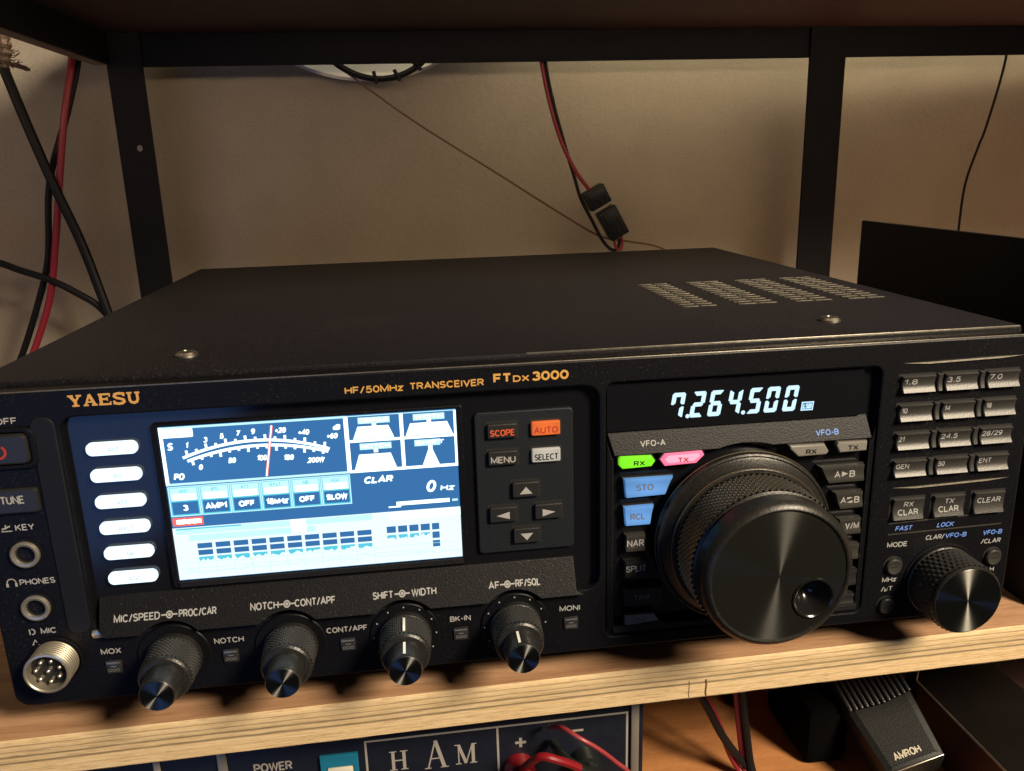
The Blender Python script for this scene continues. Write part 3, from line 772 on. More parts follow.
# brand and model print
def slab_YAESU(b_, x0, x1, z0, z1, y, m):
    h = z1 - z0; w = (x1 - x0) / 5.0; n = [0]
    def s(pts, wd):
        n[0] += 1
        b_.stroke([(x0 + px * w, z0 + pz * h) for px, pz in pts], wd, y - .004 * n[0], m)
    T, K = .62, .95          # thin and thick
    # Y
    s([(.02, .93), (.42, .93)], T * .9); s([(.60, .93), (.98, .93)], T * .9); s([(.2, .93), (.52, .42)], K); s([(.82, .93), (.52, .42)], T); s([(.52, .46), (.52, .07)], K); s([(.28, .07), (.76, .07)], T * .9)
    # A
    s([(1.52, 1.0), (1.20, .07)], T); s([(1.50, 1.0), (1.84, .07)], K); s([(1.30, .34), (1.74, .34)], T * .8); s([(1.05, .07), (1.40, .07)], T * .9); s([(1.62, .07), (2.02, .07)], T * .9)
    # E
    s([(2.28, .95), (2.28, .05)], K); s([(2.12, .93), (2.94, .93)], T); s([(2.28, .52), (2.74, .52)], T); s([(2.12, .07), (2.96, .07)], T); s([(2.90, 1.0), (2.90, .70)], T * .7); s([(2.93, .0), (2.93, .30)], T * .7); s([(2.72, .68), (2.72, .36)], T * .7)
    # S
    s([(3.90, .74), (3.82, .90), (3.56, .95), (3.28, .88), (3.22, .70), (3.36, .57), (3.62, .48), (3.84, .38), (3.88, .22), (3.76, .09), (3.50, .04), (3.26, .10), (3.16, .28)], K * .86)
    s([(3.90, 1.0), (3.90, .68)], T * .7); s([(3.16, .0), (3.16, .34)], T * .7)
    # U
    s([(4.26, .95), (4.26, .34), (4.34, .14), (4.54, .05), (4.74, .14), (4.82, .34), (4.82, .95)], K * .85)
    s([(4.08, .93), (4.46, .93)], T * .9); s([(4.64, .93), (5.0, .93)], T * .9)
legend([lambda b_: slab_YAESU(b_, -24.2, -2.8, 63.2, 66.9, -0.1, M_gold)], panel, 'maker_name')
legend([L('HF/50MHz', 59.7, 63.1, 2.35, M_gold, w=18.6, al='L', bold=.02), L('TRANSCEIVER', 80.4, 63.25, 2.35, M_gold, w=24.2, al='L', bold=.02)], panel)
legend([L('FT', 107.7, 64.2, 3.2, M_gold, w=6.0, al='L', bold=.04), L('DX', 114.2, 63.75, 2.2, M_gold, w=5.4, al='L', bold=.03), L('3000', 120.4, 64.2, 3.2, M_gold, w=12.4, al='L', bold=.04)], panel, 'model_name')

# left column
pb = MB(); pb.plate(rrect(-56.8, -35.3, 44.4, 57.9, 3), -1.2, .5, M_fascia, bev=.5, holes=[rrect(-55.2, -37.2, 46.0, 56.3, 2)]); ring = pb.build('power_button', R)
pc = MB(); pc.plate(rrect(-54.9, -37.5, 46.3, 56.0, 1.8), -2.0, .5, M_keyd, bev=.7)
pc.stroke(arc(-46.0, 50.6, 2.0, 125, 415, 20), .75, -2.06, M_red); pc.stroke([(-46.0, 53.2), (-46.0, 50.8)], .75, -2.08, M_red)
pc.build('button_cap', ring)
legend([L('ON/OFF', -39.9, 59.9, 2.1, w=13.0, al='R')], panel)
tb = MB(); tb.plate(rrect(-55, -37.4, 29.9, 38.1, 1.2), -1.6, .5, M_keyd, bev=.6); tb.text('TUNE', -45.0, 34.6, -1.66, 2.7, M_white, w=7.2, bold=.01); tb.build('tune_button', R)
legend([L('KEY', -46.6, 24.6, 2.2, w=5.8, al='L'), lambda b_: (b_.stroke([(-50.8, 23.6), (-47.6, 23.6)], .35, -.06, M_white), b_.stroke([(-50.6, 24.3), (-48.0, 25.3)], .5, -.07, M_white), b_.stroke([(-49.3, 24.4), (-49.3, 25.8)], .4, -.08, M_white))], panel)
legend([L('PHONES', -48.6, 5.5, 2.1, w=10.9, al='L'), lambda b_: (b_.stroke(arc(-51.0, 5.6, 1.35, -20, 200, 14), .35, -.06, M_white), b_.box(-52.7, -52.0, -.1, -.05, 4.2, 5.4, M_white), b_.box(-50.0, -49.3, -.1, -.05, 4.2, 5.4, M_white))], panel)
legend([L('MIC', -45.2, -12.6, 2.1, w=4.9, al='L'), lambda b_: (b_.stroke([(-48.6, -13.6), (-48.6, -11.6)], .4, -.06, M_white), b_.stroke(arc(-48.0, -12.6, 1.0, -90, 90, 8), .4, -.07, M_white))], panel)
legend([lambda b_: b_.stroke([(-48.4, -17.4), (-46.6, -17.4), (-47.5, -15.7)], .3, -.06, M_white, close=True)], panel)
for zz in (15.5, -3.6):
    j = MB()
    j.lathe([(.2, 5.4), (-.6, 5.4), (-.7, 4.6)], -44.8, zz, M_fascia, n=36, cap=False)
    j.lathe([(-.5, 4.5), (-1.5, 4.4), (-1.7, 3.9), (-1.5, 3.15), (-.6, 3.0)], -44.8, zz, M_metal, n=36, cap=False)
    j.lathe([(-.62, 3.05), (-.6, 2.6), (2.9, 2.5)], -44.8, zz, M_well, n=30)
    j.lathe([(1.0, 2.5), (.8, 2.2), (2.2, 2.1)], -44.8, zz, M_metal, n=30, cap=False)
    j.build('headphone_jack', R)
mc = MB()
mc.lathe([(.2, 8.6), (-.5, 8.6), (-.8, 7.9)], -42.0, -23.6, M_fascia, n=48, cap=False)
for k in range(7):
    mc.lathe([(-.6 - k * 1.0, 7.3), (-.6 - k * 1.0 - .35, 7.3), (-.6 - k * 1.0 - .6, 6.95), (-.6 - (k + 1) * 1.0, 7.3)], -42.0, -23.6, M_metal, n=48, cap=False)
mc.lathe([(-7.6, 7.3), (-8.4, 7.0), (-8.5, 6.5), (-8.2, 6.15), (-3.5, 6.1)], -42.0, -23.6, M_metal, n=48, cap=False)
mcon = mc.build('microphone_connector', R)
mf = MB(); mf.lathe([(-2, 6.1), (-4.6, 6.1), (-4.7, 5.9)], -42.0, -23.6, M_well, n=36); mf.build('insulator', mcon)
for k in range(8):
    a = 2 * PI * k / 7 + .3; rr = 3.8 if k < 7 else 0
    pn = MB(); pn.lathe([(-4.6, .62), (-7.0, .62), (-7.4, .3)], -42.0 + rr * math.cos(a), -23.6 + rr * math.sin(a), M_metal, n=12); pn.build('pin', mcon)

# backlit keys left of the display
for zz, s in zip((48.2, 39.2, 30.1, 21.0, 12.0, 3.0), ('ANT', 'IPO', 'ATT', 'R.FLT', 'NB', 'AGC')):
    k = MB(); k.plate(rrect(-22.3, -6.7, zz - 2.15, zz + 2.15, 1.9, 6), 1.6, 3.5, E_pill, bev=.45)
    k.text(s, -13.8, zz - .25, 1.56, 1.5, E_spk, bold=-.02)
    k.build('lit_key', R)

# ---------------------------------------------------------------- display
YS = 2.7
bz = MB(); bz.plate(rrect(-2.2, 97.2, -2.4, 55.2, 1.2), 2.2, 3.5, M_fascia, bev=.3, holes=[[(-0.2, -.2), (95.2, -.2), (95.2, 54.1), (-0.2, 54.1)]])
bezel = bz.build('display_bezel', R)
bs = MB(); bs.plate([(0.2, -2.3), (95.6, -2.3), (95.2, -.35), (-.2, -.35)], 2.0, 2.4, M_strip, bev=.1); bs.build('lower_edge', bezel)
scr = MB(); scr.box(0, 95, YS, 3.5, 0, 53.9, E_blue)
SCR = scr.build('display_screen', R)
def Y_(k): return YS - .03 - .02 * k
def rect(b_, x0, x1, z0, z1, m, k=0): b_.add([(x0, Y_(k), z0), (x1, Y_(k), z0), (x1, Y_(k), z1), (x0, Y_(k), z1)], [[0, 1, 2, 3]], m)
def frame(b_, x0, x1, z0, z1, w, m, k=0):
    b_.stroke([(x0, z0), (x1, z0), (x1, z1), (x0, z1)], w, Y_(k), m, close=True)
fr = MB()
frame(fr, .5, 58.6, 34.3, 53.5, .75, E_ice); rect(fr, .1, 1.2, 34, 53.8, E_white, 1); rect(fr, .2, 95, 53.45, 53.75, E_ice, 1)
rect(fr, 58.2, 59.6, 34, 53.6, E_white, 1); rect(fr, 76.3, 77.5, 34.3, 53.6, E_white, 1); rect(fr, 94.2, 95, 34.2, 53.6, E_white, 1); rect(fr, 59, 95, 33.9, 34.9, E_white, 2); rect(fr, 59, 95, 44.5, 45.4, E_white, 2)
rect(fr, .3, 58.8, 33.9, 34.5, E_ice, 2)
fr.build('screen_border', SCR)
mt = MB()
mt.plate(rrect(.8, 10.6, 50.2, 53.3, .5), Y_(3), Y_(2), E_white, bev=0); 
for q in range(5): rect(mt, 5.2 + q * 1.05, 5.7 + q * 1.05, 51.2, 51.5, E_cyan, 5)
def par(xa, xm, xb, za, zm, zb, n=30):     # a circle-like arc through three heights
    out = []
    for i in range(n + 1):
        x = xa + (xb - xa) * i / n
        out.append((x, za * (x - xm) * (x - xb) / ((xa - xm) * (xa - xb)) + zm * (x - xa) * (x - xb) / ((xm - xa) * (xm - xb)) + zb * (x - xa) * (x - xm) / ((xb - xa) * (xb - xm))))
    return out
up, lo = par(6.5, 30, 53, 43.2, 47.6, 43.0), par(7.8, 30, 52.5, 42.0, 45.8, 42.1)
mt.stroke(up, .95, Y_(3), E_white); mt.stroke(lo, .95, Y_(3), E_white)
for i in range(1, 30, 2):
    x, z = up[i]; mt.stroke([(x, z), (x - (30 - x) * .012, z + (1.9 if i % 4 == 1 else 1.2))], .8, Y_(4), E_white)
for i in range(1, 30, 2):
    x, z = lo[i]; mt.stroke([(x, z), (x + (30 - x) * .012, z - (1.9 if i % 6 == 1 else 1.1))], .8, Y_(4), E_white)
for s, x, z in (('S', 3.1, 47.3), ('1', 8.3, 47.4), ('3', 14.2, 48.9), ('5', 19.4, 49.8), ('7', 24.5, 50.4), ('9', 29.3, 50.7), ('+20', 37.9, 50.5), ('+40', 45.2, 49.3), ('+60', 54.2, 47.4), ('dB', 55.9, 50.3)):
    mt.text(s, x, z, Y_(4), 1.9 if s != 'S' else 2.6, E_white, bold=.045, shear=.2)
for s, x, z in (('0', 11.7, 39.7), ('50', 21.7, 41.3), ('100', 31.2, 41.5), ('150', 39.7, 41.0), ('200W', 48.4, 39.5), ('PO', 4.6, 36.9)):
    mt.text(s, x, z, Y_(4), 1.9 if s != 'PO' else 2.3, E_white, bold=.045, shear=.2)
mt.build('meter_scale', SCR)
nd = MB(); nd.stroke([(35.3, 52.3), (32.0, 35.0)], .95, Y_(6), E_red); nd.stroke([(35.3, 52.3), (32.0, 35.0)], .4, Y_(7), E_white); nd.build('meter_needle', SCR)
for k, (a_, b2) in enumerate((('ANT', '3'), ('IPO', 'AMP1'), ('ATT', 'OFF'), ('R.FLT', '15kHz'), ('NB', 'OFF'), ('AGC', 'SLOW'))):
    x0 = .5 + k * 9.77; x1 = x0 + 9.3
    q = MB()
    rect(q, x0, x1, 23.2, 33.4, E_cyan, 1); rect(q, x0 + .55, x1 - .55, 23.8, 28.1, E_blue, 2); rect(q, x0 + .4, x1 - .4, 28.6, 33.0, E_ice, 2)
    rect(q, x0 + 1.0, x1 - 1.0, 28.7, 30.9, E_white, 3); frame(q, x0, x1, 23.2, 33.4, .35, E_ice, 4)
    q.text(b2, (x0 + x1) / 2, 26.0, Y_(4), 2.1, E_white, w=min(7.2, 1.75 * len(b2)), bold=.055)
    q.text(a_, (x0 + x1) / 2, 31.9, Y_(4), 1.2, E_cyan)
    q.build('soft_key', SCR)
for s, xa, xb, za, zb, sh_ in (('CONTOUR', 60, 76, 45.6, 53.3, (2.0, 13.2)), ('WIDTH', 78, 94, 45.6, 53.3, (1.2, 14.6)), ('NOTCH', 60, 76, 35.0, 44.3, (1.8, 13.4)), ('SHIFT', 78, 94, 35.0, 44.3, None)):
    q = MB(); h_ = zb - za
    if sh_:
        a_, b2 = sh_
        q.add([(xa + a_ - 1.1, Y_(3), za), (xa + b2 + 1.1, Y_(3), za), (xa + b2 - .6, Y_(3), za + h_ * .56), (xa + a_ + .6, Y_(3), za + h_ * .56)], [[0, 1, 2, 3]], E_white)
    else:
        q.add([(xa + 5.2, Y_(3), za), (xa + 10.8, Y_(3), za), (xa + 9.0, Y_(3), za + h_ * .5), (xa + 8.4, Y_(3), za + h_ * .68), (xa + 7.6, Y_(3), za + h_ * .68), (xa + 7.0, Y_(3), za + h_ * .5)], [[0, 1, 2, 3, 4, 5]], E_white)
    cx = (xa + xb) / 2; rect(q, cx - 5.2, cx + 5.2 if s != 'SHIFT' else cx + 3.4, zb - 2.5, zb - .3, E_ice, 4); rect(q, cx - .7, cx + .7, zb - 3.6, zb - 2.4, E_white, 4)
    q.text(s, cx, zb - 1.35, Y_(6), 1.5, E_white, w=9.6, bold=.05)
    q.build('filter_box', SCR)
q = MB(); q.text('CLAR', 68.2, 31.0, Y_(2), 2.5, E_white, w=9.6, bold=.05, shear=.25); q.text('0', 85.6, 27.2, Y_(2), 4.3, E_white, w=3.2, bold=.03, shear=.2); q.text('Hz', 91.0, 26.3, Y_(2), 2.1, E_white, w=4.6, bold=.045, shear=.15)
rect(q, 73.5, 91.5, 21.0, 22.4, E_white, 2); rect(q, 70.8, 75.0, 20.4, 20.9, E_white, 3); rect(q, 92.4, 94.3, 21.2, 22.0, E_ice, 2)
q.build('clarifier_readout', SCR)
q = MB(); rect(q, .4, 10.2, 19.6, 22.6, E_red, 2); q.text('CENTER', 5.6, 21.1, Y_(4), 1.7, E_white, w=7.8, bold=.06); rect(q, 1.6, 9.6, 20.4, 21.8, E_white, 3); q.build('scope_tag', SCR)
q = MB()
rect(q, 0, 95, .2, 19.0, E_scope, 1); rect(q, 1.0, 65, 16.6, 18.7, E_ice, 2); rect(q, 1.2, 22, 18.2, 18.7, E_cyan, 3); rect(q, 4.8, 46, 14.0, 16.1, E_ice, 2); rect(q, 38, 43, 14.2, 18.9, E_white, 4); rect(q, 71, 95, 16, 18.6, E_white, 3)
for i in range(10):
    x0 = 7.2 + i * 5.83
    for j in range(3):
        z0 = 11.2 - j * 2.45
        if j < 2: rect(q, x0, x0 + 4.75, z0, z0 + 1.85, E_blue, 5)
        else:
            n = 7; vs = [(x0, Y_(5), z0 + 1.85)]
            pk = [random.uniform(.1, 1.2) for _ in range(n + 1)]
            vs = [(x0 + 4.75 * p_ / n, Y_(5), z0 + pk[p_]) for p_ in range(n + 1)] + [(x0 + 4.75 * p_ / n, Y_(5), z0 + 1.85) for p_ in range(n, -1, -1)]
            q.add(vs, [[p_, p_ + 1, 2 * n - p_, 2 * n + 1 - p_] for p_ in range(n)], E_cyan)
for i in range(5):
    x0 = 69.6 + i * 3.85; x1 = x0 + (3.1 if i < 4 else 2.5)
    for j in range(3):
        z0 = 11.2 - j * 3.2
        if j == 2 and i < 4: continue
        if j == 1 and i < 4:
            n = 5; pk = [random.uniform(.2, 1.7) + i * .18 for _ in range(n + 1)]
            vs = [(x0 + (x1 - x0) * p_ / n, Y_(5), min(z0 + 2.3, z0 + pk[p_])) for p_ in range(n + 1)] + [(x0 + (x1 - x0) * p_ / n, Y_(5), z0 + 2.4) for p_ in range(n, -1, -1)]
            q.add(vs, [[p_, p_ + 1, 2 * n - p_, 2 * n + 1 - p_] for p_ in range(n)], E_cyan)
        else: rect(q, x0, x1, z0, z0 + 2.4, E_blue, 5)
tr = [(1.5 + 93 * i / 180, 2.4 + random.uniform(0, .7) + 3.6 * max(0, random.gauss(-.35, .35)) + 1.6 * math.exp(-((i - 118) / 3.0) ** 2)) for i in range(181)]
q.stroke(tr, .22, Y_(6), E_ice)
for i in range(11): q.stroke([(6.7 + i * 5.83, 1.0), (6.7 + i * 5.83, 6.0)], .18, Y_(5), E_ice)
for zz in (4.1, 6.2): q.stroke([(1.2, zz), (93.5, zz)], .18, Y_(5), E_ice)
q.build('spectrum_scope', SCR)

# ---------------------------------------------------------------- keys right of the display
bp_ = MB(); bp_.plate(rrect(101.0, 134.6, 0.6, 52.0, 1.5), 2.2, 3.7, M_plate, bev=.4); kp = bp_.build('key_plate', R)
def scoop(b_, x0, x1, z0, z1, yf, yb, m, d=.7, n=8, lean=0.0):
    """a key whose face is hollowed like a shallow gutter"""
    vs, fs = [], []
    prof = [(yb, z0)] + [(yf + d * math.sin(PI * k / n) + lean * k / n, z0 + .2 + (z1 - z0 - .4) * k / n) for k in range(n + 1)] + [(yb, z1)]
    prof[1:1] = [(yf + .35, z0)]; prof[-1:-1] = [(yf + .35 + lean, z1)]
    k = len(prof)
    for x, o_ in ((x0, .3), (x0 + .3, 0), (x1 - .3, 0), (x1, .3)):
        for (y, z) in prof: vs.append((x, y + (o_ if y < yb else 0), z))
    for i in range(3):
        for j in range(k - 1): fs.append([i * k + j, (i + 1) * k + j, (i + 1) * k + j + 1, i * k + j + 1])
    fs.append(list(range(k))[::-1]); fs.append([3 * k + j for j in range(k)])
    return b_.add(vs, fs, m)
def menu_key(x, z, w, h, face, s, sm, lab=None, nm='menu_key', tw=None):
    k = MB(); k.box(x - w / 2 - .7, x + w / 2 + .7, 2.1, 2.6, z - h / 2 - .7, z + h / 2 + .7, M_well)
    k.plate(rrect(x - w / 2, x + w / 2, z - h / 2, z + h / 2, .5), .7, 2.5, face, bev=.45)
    if isinstance(s, str): k.text(s, x, z - .5, .65, 2.3, sm, w=tw or w - 1.6, bold=.012)
    else: k.add([(x + p[0], .65, z - .4 + p[1]) for p in s], [list(range(len(s)))], sm)
    k.build(nm, R, label=lab)
menu_key(110.2, 45.6, 10.0, 5.1, M_keyd, 'SCOPE', M_orange, 'key with orange lettering')
menu_key(125.0, 45.6, 9.8, 4.9, E_auto, 'AUTO', M_red, 'orange lit key')
menu_key(110.2, 36.0, 10.0, 5.1, M_keyd, 'MENU', M_white)
menu_key(125.0, 36.0, 9.8, 4.8, E_sel, 'SELECT', M_black, 'pale grey lit key')
menu_key(117.7, 24.0, 9.2, 5.6, M_keyd, [(-2.2, -1.1), (2.2, -1.1), (0, 1.5)], M_white, None, 'arrow_key')
menu_key(109.7, 15.4, 9.4, 5.6, M_keyd, [(-2.4, .1), (2.1, -1.3), (2.1, 1.4)], M_white, None, 'arrow_key')
menu_key(125.4, 15.4, 9.4, 5.6, M_keyd, [(2.4, .1), (-2.1, 1.4), (-2.1, -1.3)], M_white, None, 'arrow_key')
menu_key(117.6, 6.9, 9.2, 5.6, M_keyd, [(-2.2, 1.3), (0, -1.3), (2.2, 1.3)], M_white, None, 'arrow_key')

# ---------------------------------------------------------------- frequency window and tuning section
fw = MB(); fw.plate(rrect(146.2, 238.6, 42.2, 59.6, .8), 2.0, 3.7, M_gloss, bev=.2); FW = fw.build('frequency_window', R)
SEG = {'0': 'abcdef', '2': 'abdeg', '4': 'bcfg', '5': 'acdfg', '6': 'acdefg', '7': 'abcf'}
def digit(ch, cx, cz, w=4.7, h=9.2, t=1.5, sl=.16, y=1.9):
    b_ = MB()
    def P(u, v): return (cx + u * w + v * h * sl, y, cz + v * h)
    def seg(pts): b_.add([P(*q) for q in pts], [list(range(len(pts)))], E_digit)
    tx_, tz = t / w, t / h; g = .035
    xl, xr, zt, zb = -.5, .5, .5, -.5
    for s in SEG[ch]:
        if s in 'ag' or s == 'd':
            zc = {'a': zt - tz / 2, 'g': 0.0, 'd': zb + tz / 2}[s]
            a = tz / 2
            if s == 'g': seg([(xl + .10, zc), (xl + .22, zc + a), (xr - .22, zc + a), (xr - .10, zc), (xr - .22, zc - a), (xl + .22, zc - a)])
            elif s == 'a': seg([(xl + .06, zt - .02), (xl + .14, zt), (xr - .14, zt), (xr - .06, zt - .02), (xr - .28, zt - tz), (xl + .28, zt - tz)])
            else: seg([(xl + .06, zb + .02), (xl + .28, zb + tz), (xr - .28, zb + tz), (xr - .06, zb + .02), (xr - .14, zb), (xl + .14, zb)])
        else:
            right = s in 'bc'; upr = s in 'bf'
            xo, xi = (xr, xr - tx_) if right else (xl, xl + tx_)
            za, zc = (g, zt - .04) if upr else (zb + .04, -g)
            sgn = 1 if upr else -1
            far, near = (zc, za) if upr else (za, zc)
            seg([(xo, near + sgn * .02), (xo, far - sgn * .02), (xo + (xi - xo) * .12, far), (xi, far - sgn * .09), (xi, near + sgn * .07), ((xo + xi) / 2, near)])
    return b_
for ch, px in zip('7264500', (170.8, 178.1, 184.5, 191.3, 198.6, 204.9, 211.7)):
    digit(ch, px + .2, 50.2).build('digit', FW)
for px in (174.7, 194.7):
    q = MB(); q.add([(px + .75 * math.cos(a * PI / 6), 1.9, 46.2 + .75 * math.sin(a * PI / 6)) for a in range(12)], [list(range(12))], E_digit); q.build('decimal_point', FW)
q = MB(); q.stroke([(216.0, 45.6), (220.1, 45.6), (220.4, 48.4), (216.3, 48.4)], .4, 1.9, E_digit, close=True)
q.add([(216.1, 1.92, 45.7), (220.0, 1.92, 45.7), (220.3, 1.92, 48.3), (216.4, 1.92, 48.3)], [[0, 1, 2, 3]], E_flag); q.text('LSB', 218.2, 47.0, 1.85, 1.8, E_digit, w=3.2, bold=.03, shear=.2); q.build('mode_flag', FW)

DX, DZ = 195.7, 0.2
def slope2(x, y, z): return (x, y + 3.0 - 2.8 * (42.0 - z) / 8.0, z)
def on2(x, y, z): return (x, 3.0 - 2.8 * (42.0 - z) / 8.0 - .06, z)
s2 = MB(); s2.plate([(146.6, 42.0), (148.6, 34.0)] + arc(DX, DZ, 35.2, 106.2, 73.8, 24) + [(242.6, 34.0), (241.2, 42.0)], 0, 1.6, M_strip, bev=.25, fn=slope2)
tune = s2.build('tuning_bezel', R)
fr = MB()
fr.plate([(145.9, 40), (145.9, -35.2), (244.0, -35.2), (244.0, 40), (242.9, 33.2), (242.0, 33.2), (242.0, -31.8), (148.4, -31.8), (148.4, 33.2), (147.8, 33.2)], 0.6, 3.6, M_fascia, bev=.4)
fr.build('bezel_frame', tune)
lb = MB(); lb.plate([(148.2, -34.2), (242.2, -34.2), (242.2, -32.0), (168, -32.0), (166.5, -31.0), (163, -31.0), (148.2, -32.0)], -.3, .8, M_strip, bev=.3); lb.build('lower_edge', tune)
legend([L('VFO-A', 162.4, 37.5, 2.0, M_white, w=9.0, fn=on2)], tune)
legend([L('VFO-B', 226.0, 37.0, 2.0, M_blue, w=8.6, fn=on2)], tune)
def lamp(pts, m, s, sx, core=None, lab=None, sm=None):
    k = MB(); cx = sum(p[0] for p in pts) / len(pts); cz = sum(p[1] for p in pts) / len(pts)
    big = [(cx + (p[0] - cx) * 1.07, cz + (p[1] - cz) * 1.22) for p in pts]
    k.plate(big, .3, 2.0, M_well, bev=.2)
    k.plate(pts, -1.0, 1.2, m, bev=.5)
    if core: k.add([(cx + (p[0] - cx) * .8, -1.03, cz + .2 + (p[1] - cz) * .62) for p in pts], [list(range(len(pts)))], core)
    k.text(s, sx, cz - .5, -1.08, 1.9, sm or M_black, w=4.0, bold=.035)
    k.build('indicator_lamp', R, label=lab)
lamp([(149.8, 33.2), (149.8, 31.0), (151.2, 29.5), (161.4, 29.8), (162.7, 31.7), (161.4, 33.6), (150.4, 33.9)], E_green, 'RX', 157.0, lab='glowing green lamp')
lamp([(164.6, 31.8), (166.2, 29.5), (177.4, 29.8), (180.2, 32.6), (179.4, 34.0), (166.2, 33.8)], E_pink, 'TX', 172.6, E_pinkhot, 'glowing pink lamp', M_red)
lamp([(211.4, 33.6), (211.6, 32.4), (214.8, 29.3), (225.2, 29.5), (226.0, 30.6), (224.2, 33.4)], M_keyg, 'RX', 219.4)
lamp([(228.8, 32.6), (230.2, 29.7), (240.3, 29.9), (240.3, 33.4), (229.4, 33.6)], M_keyg, 'TX', 235.0)

def vkey(pts, m, s, sx, sz, h=2.5, w=None, lab=None, sm=None, nm='function_key', yf=-.2, shape=True):
    pts = [(p[0] + .7, p[1] - .7) for p in pts]; sx += .7; sz -= .7
    k = MB(); cx = sum(p[0] for p in pts) / len(pts); cz = sum(p[1] for p in pts) / len(pts)
    k.plate([(cx + (p[0] - cx) * 1.06, cz - .2 + (p[1] - cz) * 1.12) for p in pts], 1.7, 3.4, M_well, bev=.2)
    z0, z1 = min(p[1] for p in pts), max(p[1] for p in pts)
    hol = lambda x, y, z: (x, y + .75 * max(0.0, math.sin(PI * (z - z0) / (z1 - z0))) if y < 1 else y, z)
    # cap: rows of a hollowed face between the slanting sides
    n = 8; vs, fs = [], []
    bl, br_, tr, tl = pts
    for j in range(n + 1):
        t_ = j / n
        xa, xb = bl[0] + (tl[0] - bl[0]) * t_, br_[0] + (tr[0] - br_[0]) * t_
        za, zb_ = bl[1] + (tl[1] - bl[1]) * t_, br_[1] + (tr[1] - br_[1]) * t_
        y = yf + .6 * math.sin(PI * t_) + (.35 if j in (0, n) else 0)
        vs += [(xa, 2.4, za), (xa, y + .3, za), (xa + .3, y, za), (xb - .3, y, zb_), (xb, y + .3, zb_), (xb, 2.4, zb_)]
    for j in range(n):
        for i in range(5): fs.append([j * 6 + i, j * 6 + i + 1, (j + 1) * 6 + i + 1, (j + 1) * 6 + i])
    fs.append([0, 1, 2, 3, 4, 5][::-1]); fs.append([n * 6 + i for i in range(6)])
    k.add(vs, fs, m)
    if s: k.text(s, sx, sz, yf + .2, h, sm or M_white, w=w, bold=.008, fn=lambda x, y, z: (x, yf + .6 * math.sin(PI * min(1, max(0, (z - z0) / (z1 - z0)))) - .06, z))
    return k, k.build(nm, R, label=lab)
vkey([(152.0, 19.0), (166.2, 19.3), (168.9, 25.8), (151.3, 25.9)], E_sto, 'STO', 158.8, 22.4, 2.4, 6.2, 'blue lit store key', M_dim)
vkey([(152.0, 8.4), (160.9, 8.4), (162.1, 15.5), (151.4, 15.4)], E_sto, 'RCL', 156.4, 11.6, 2.4, 5.4, 'blue lit recall key', M_dim)
vkey([(152.1, -1.7), (159.2, -1.7), (159.2, 4.6), (152.1, 4.6)], M_key, 'NAR', 155.7, 1.4, 2.6, 6.2)
vkey([(151.9, -12.0), (160.4, -12.0), (160.2, -5.6), (151.9, -5.6)], M_keyd, 'SPLIT', 156.0, -8.6, 2.5, 7.4, None, M_white)
vkey([(151.7, -23.2), (166.1, -23.4), (166.0, -16.8), (151.7, -16.6)], M_keyd, 'TXW', 158.2, -20.2, 2.3, 6.0, None, M_dim)
vkey([(152.2, -31.2), (165.4, -31.2), (163.0, -27.2), (152.2, -27.0)], M_keyg, 'FINE', 157.4, -29.3, 1.9, 6.0, None, M_dim)
vkey([(226.6, 18.6), (240.4, 18.6), (240.0, 24.9), (223.4, 24.9)], M_key, 'A', 229.9, 21.6, 2.5, 2.3)
legend([lambda b_: b_.add([(232.3, .3, 22.0), (234.7, .3, 21.0), (232.3, .3, 20.0)], [[0, 1, 2]], M_white), L('B', 236.3, 20.9, 2.5, w=2.2, y=.25)], R.children[-1])
vkey([(231.8, 8.1), (240.8, 8.3), (240.3, 14.5), (229.6, 14.5)], M_key, 'A', 233.0, 11.4, 2.5, 2.2)
legend([lambda b_: (b_.add([(235.1, .3, 12.2), (237.3, .3, 11.5), (235.1, .3, 10.9)], [[0, 1, 2]], M_white), b_.add([(237.3, .3, 10.5), (235.1, .3, 9.8), (237.3, .3, 9.2)], [[0, 1, 2]], M_white)), L('B', 238.9, 10.7, 2.5, w=2.1, y=.25)], R.children[-1])
vkey([(233.8, -2.2), (240.9, -2.2), (240.5, 4.1), (231.8, 4.1)], M_key, 'V/M', 237.2, 1.1, 2.5, 5.4)
vkey([(235.8, -12.5), (240.9, -12.5), (240.8, -6.4), (234.6, -6.4)], M_key, 'M', 236.3, -9.2, 2.4, 2.2)
vkey([(233.6, -23.4), (240.9, -23.2), (240.9, -16.8), (235.6, -16.8)], M_keyd, '', 0, 0)
vkey([(228.0, -31.2), (240.6, -31.2), (240.6, -27.0), (230.5, -27.0)], M_keyd, '', 0, 0)

# tuning dial
dl = MB()
dl.lathe([(3.5, 31.0), (-0.3, 31.4), (-0.6, 32.5), (-2.2, 32.5), (-2.9, 32.2), (-3.2, 31.6), (-3.0, 31.0), (-3.4, 30.4), (-5.6, 28.4), (-6.3, 28.2), (-6.6, 27.8), (-6.7, 27.2), (-7.4, 26.9)], DX, DZ, M_dial, n=120, cap=False)
dial = dl.build('tuning_dial', R, ang=25)
er = MB()
for y_, r_0 in ((-.9, 32.55), (-6.35, 28.25)):
    er.tube([(DX + r_0 * math.cos(2 * PI * q / 96), y_, DZ + r_0 * math.sin(2 * PI * q / 96)) for q in range(97)], .17, M_ring, n=6, sm=0)  # thin rings drawn as the flange's highlight lines
er.build('highlight_ring', dial)
ns = 156
def diamond(i, j, y, r): return r + (.5 if (i + j) % 2 else -.5)
kn = MB(); kn.lathe([(-7.2 - k * 1.13, 26.5) for k in range(14)], DX, DZ, M_grip, n=ns, knurl=diamond, cap=False, dia=True); kn.build('knurled_grip', dial, ang=2)
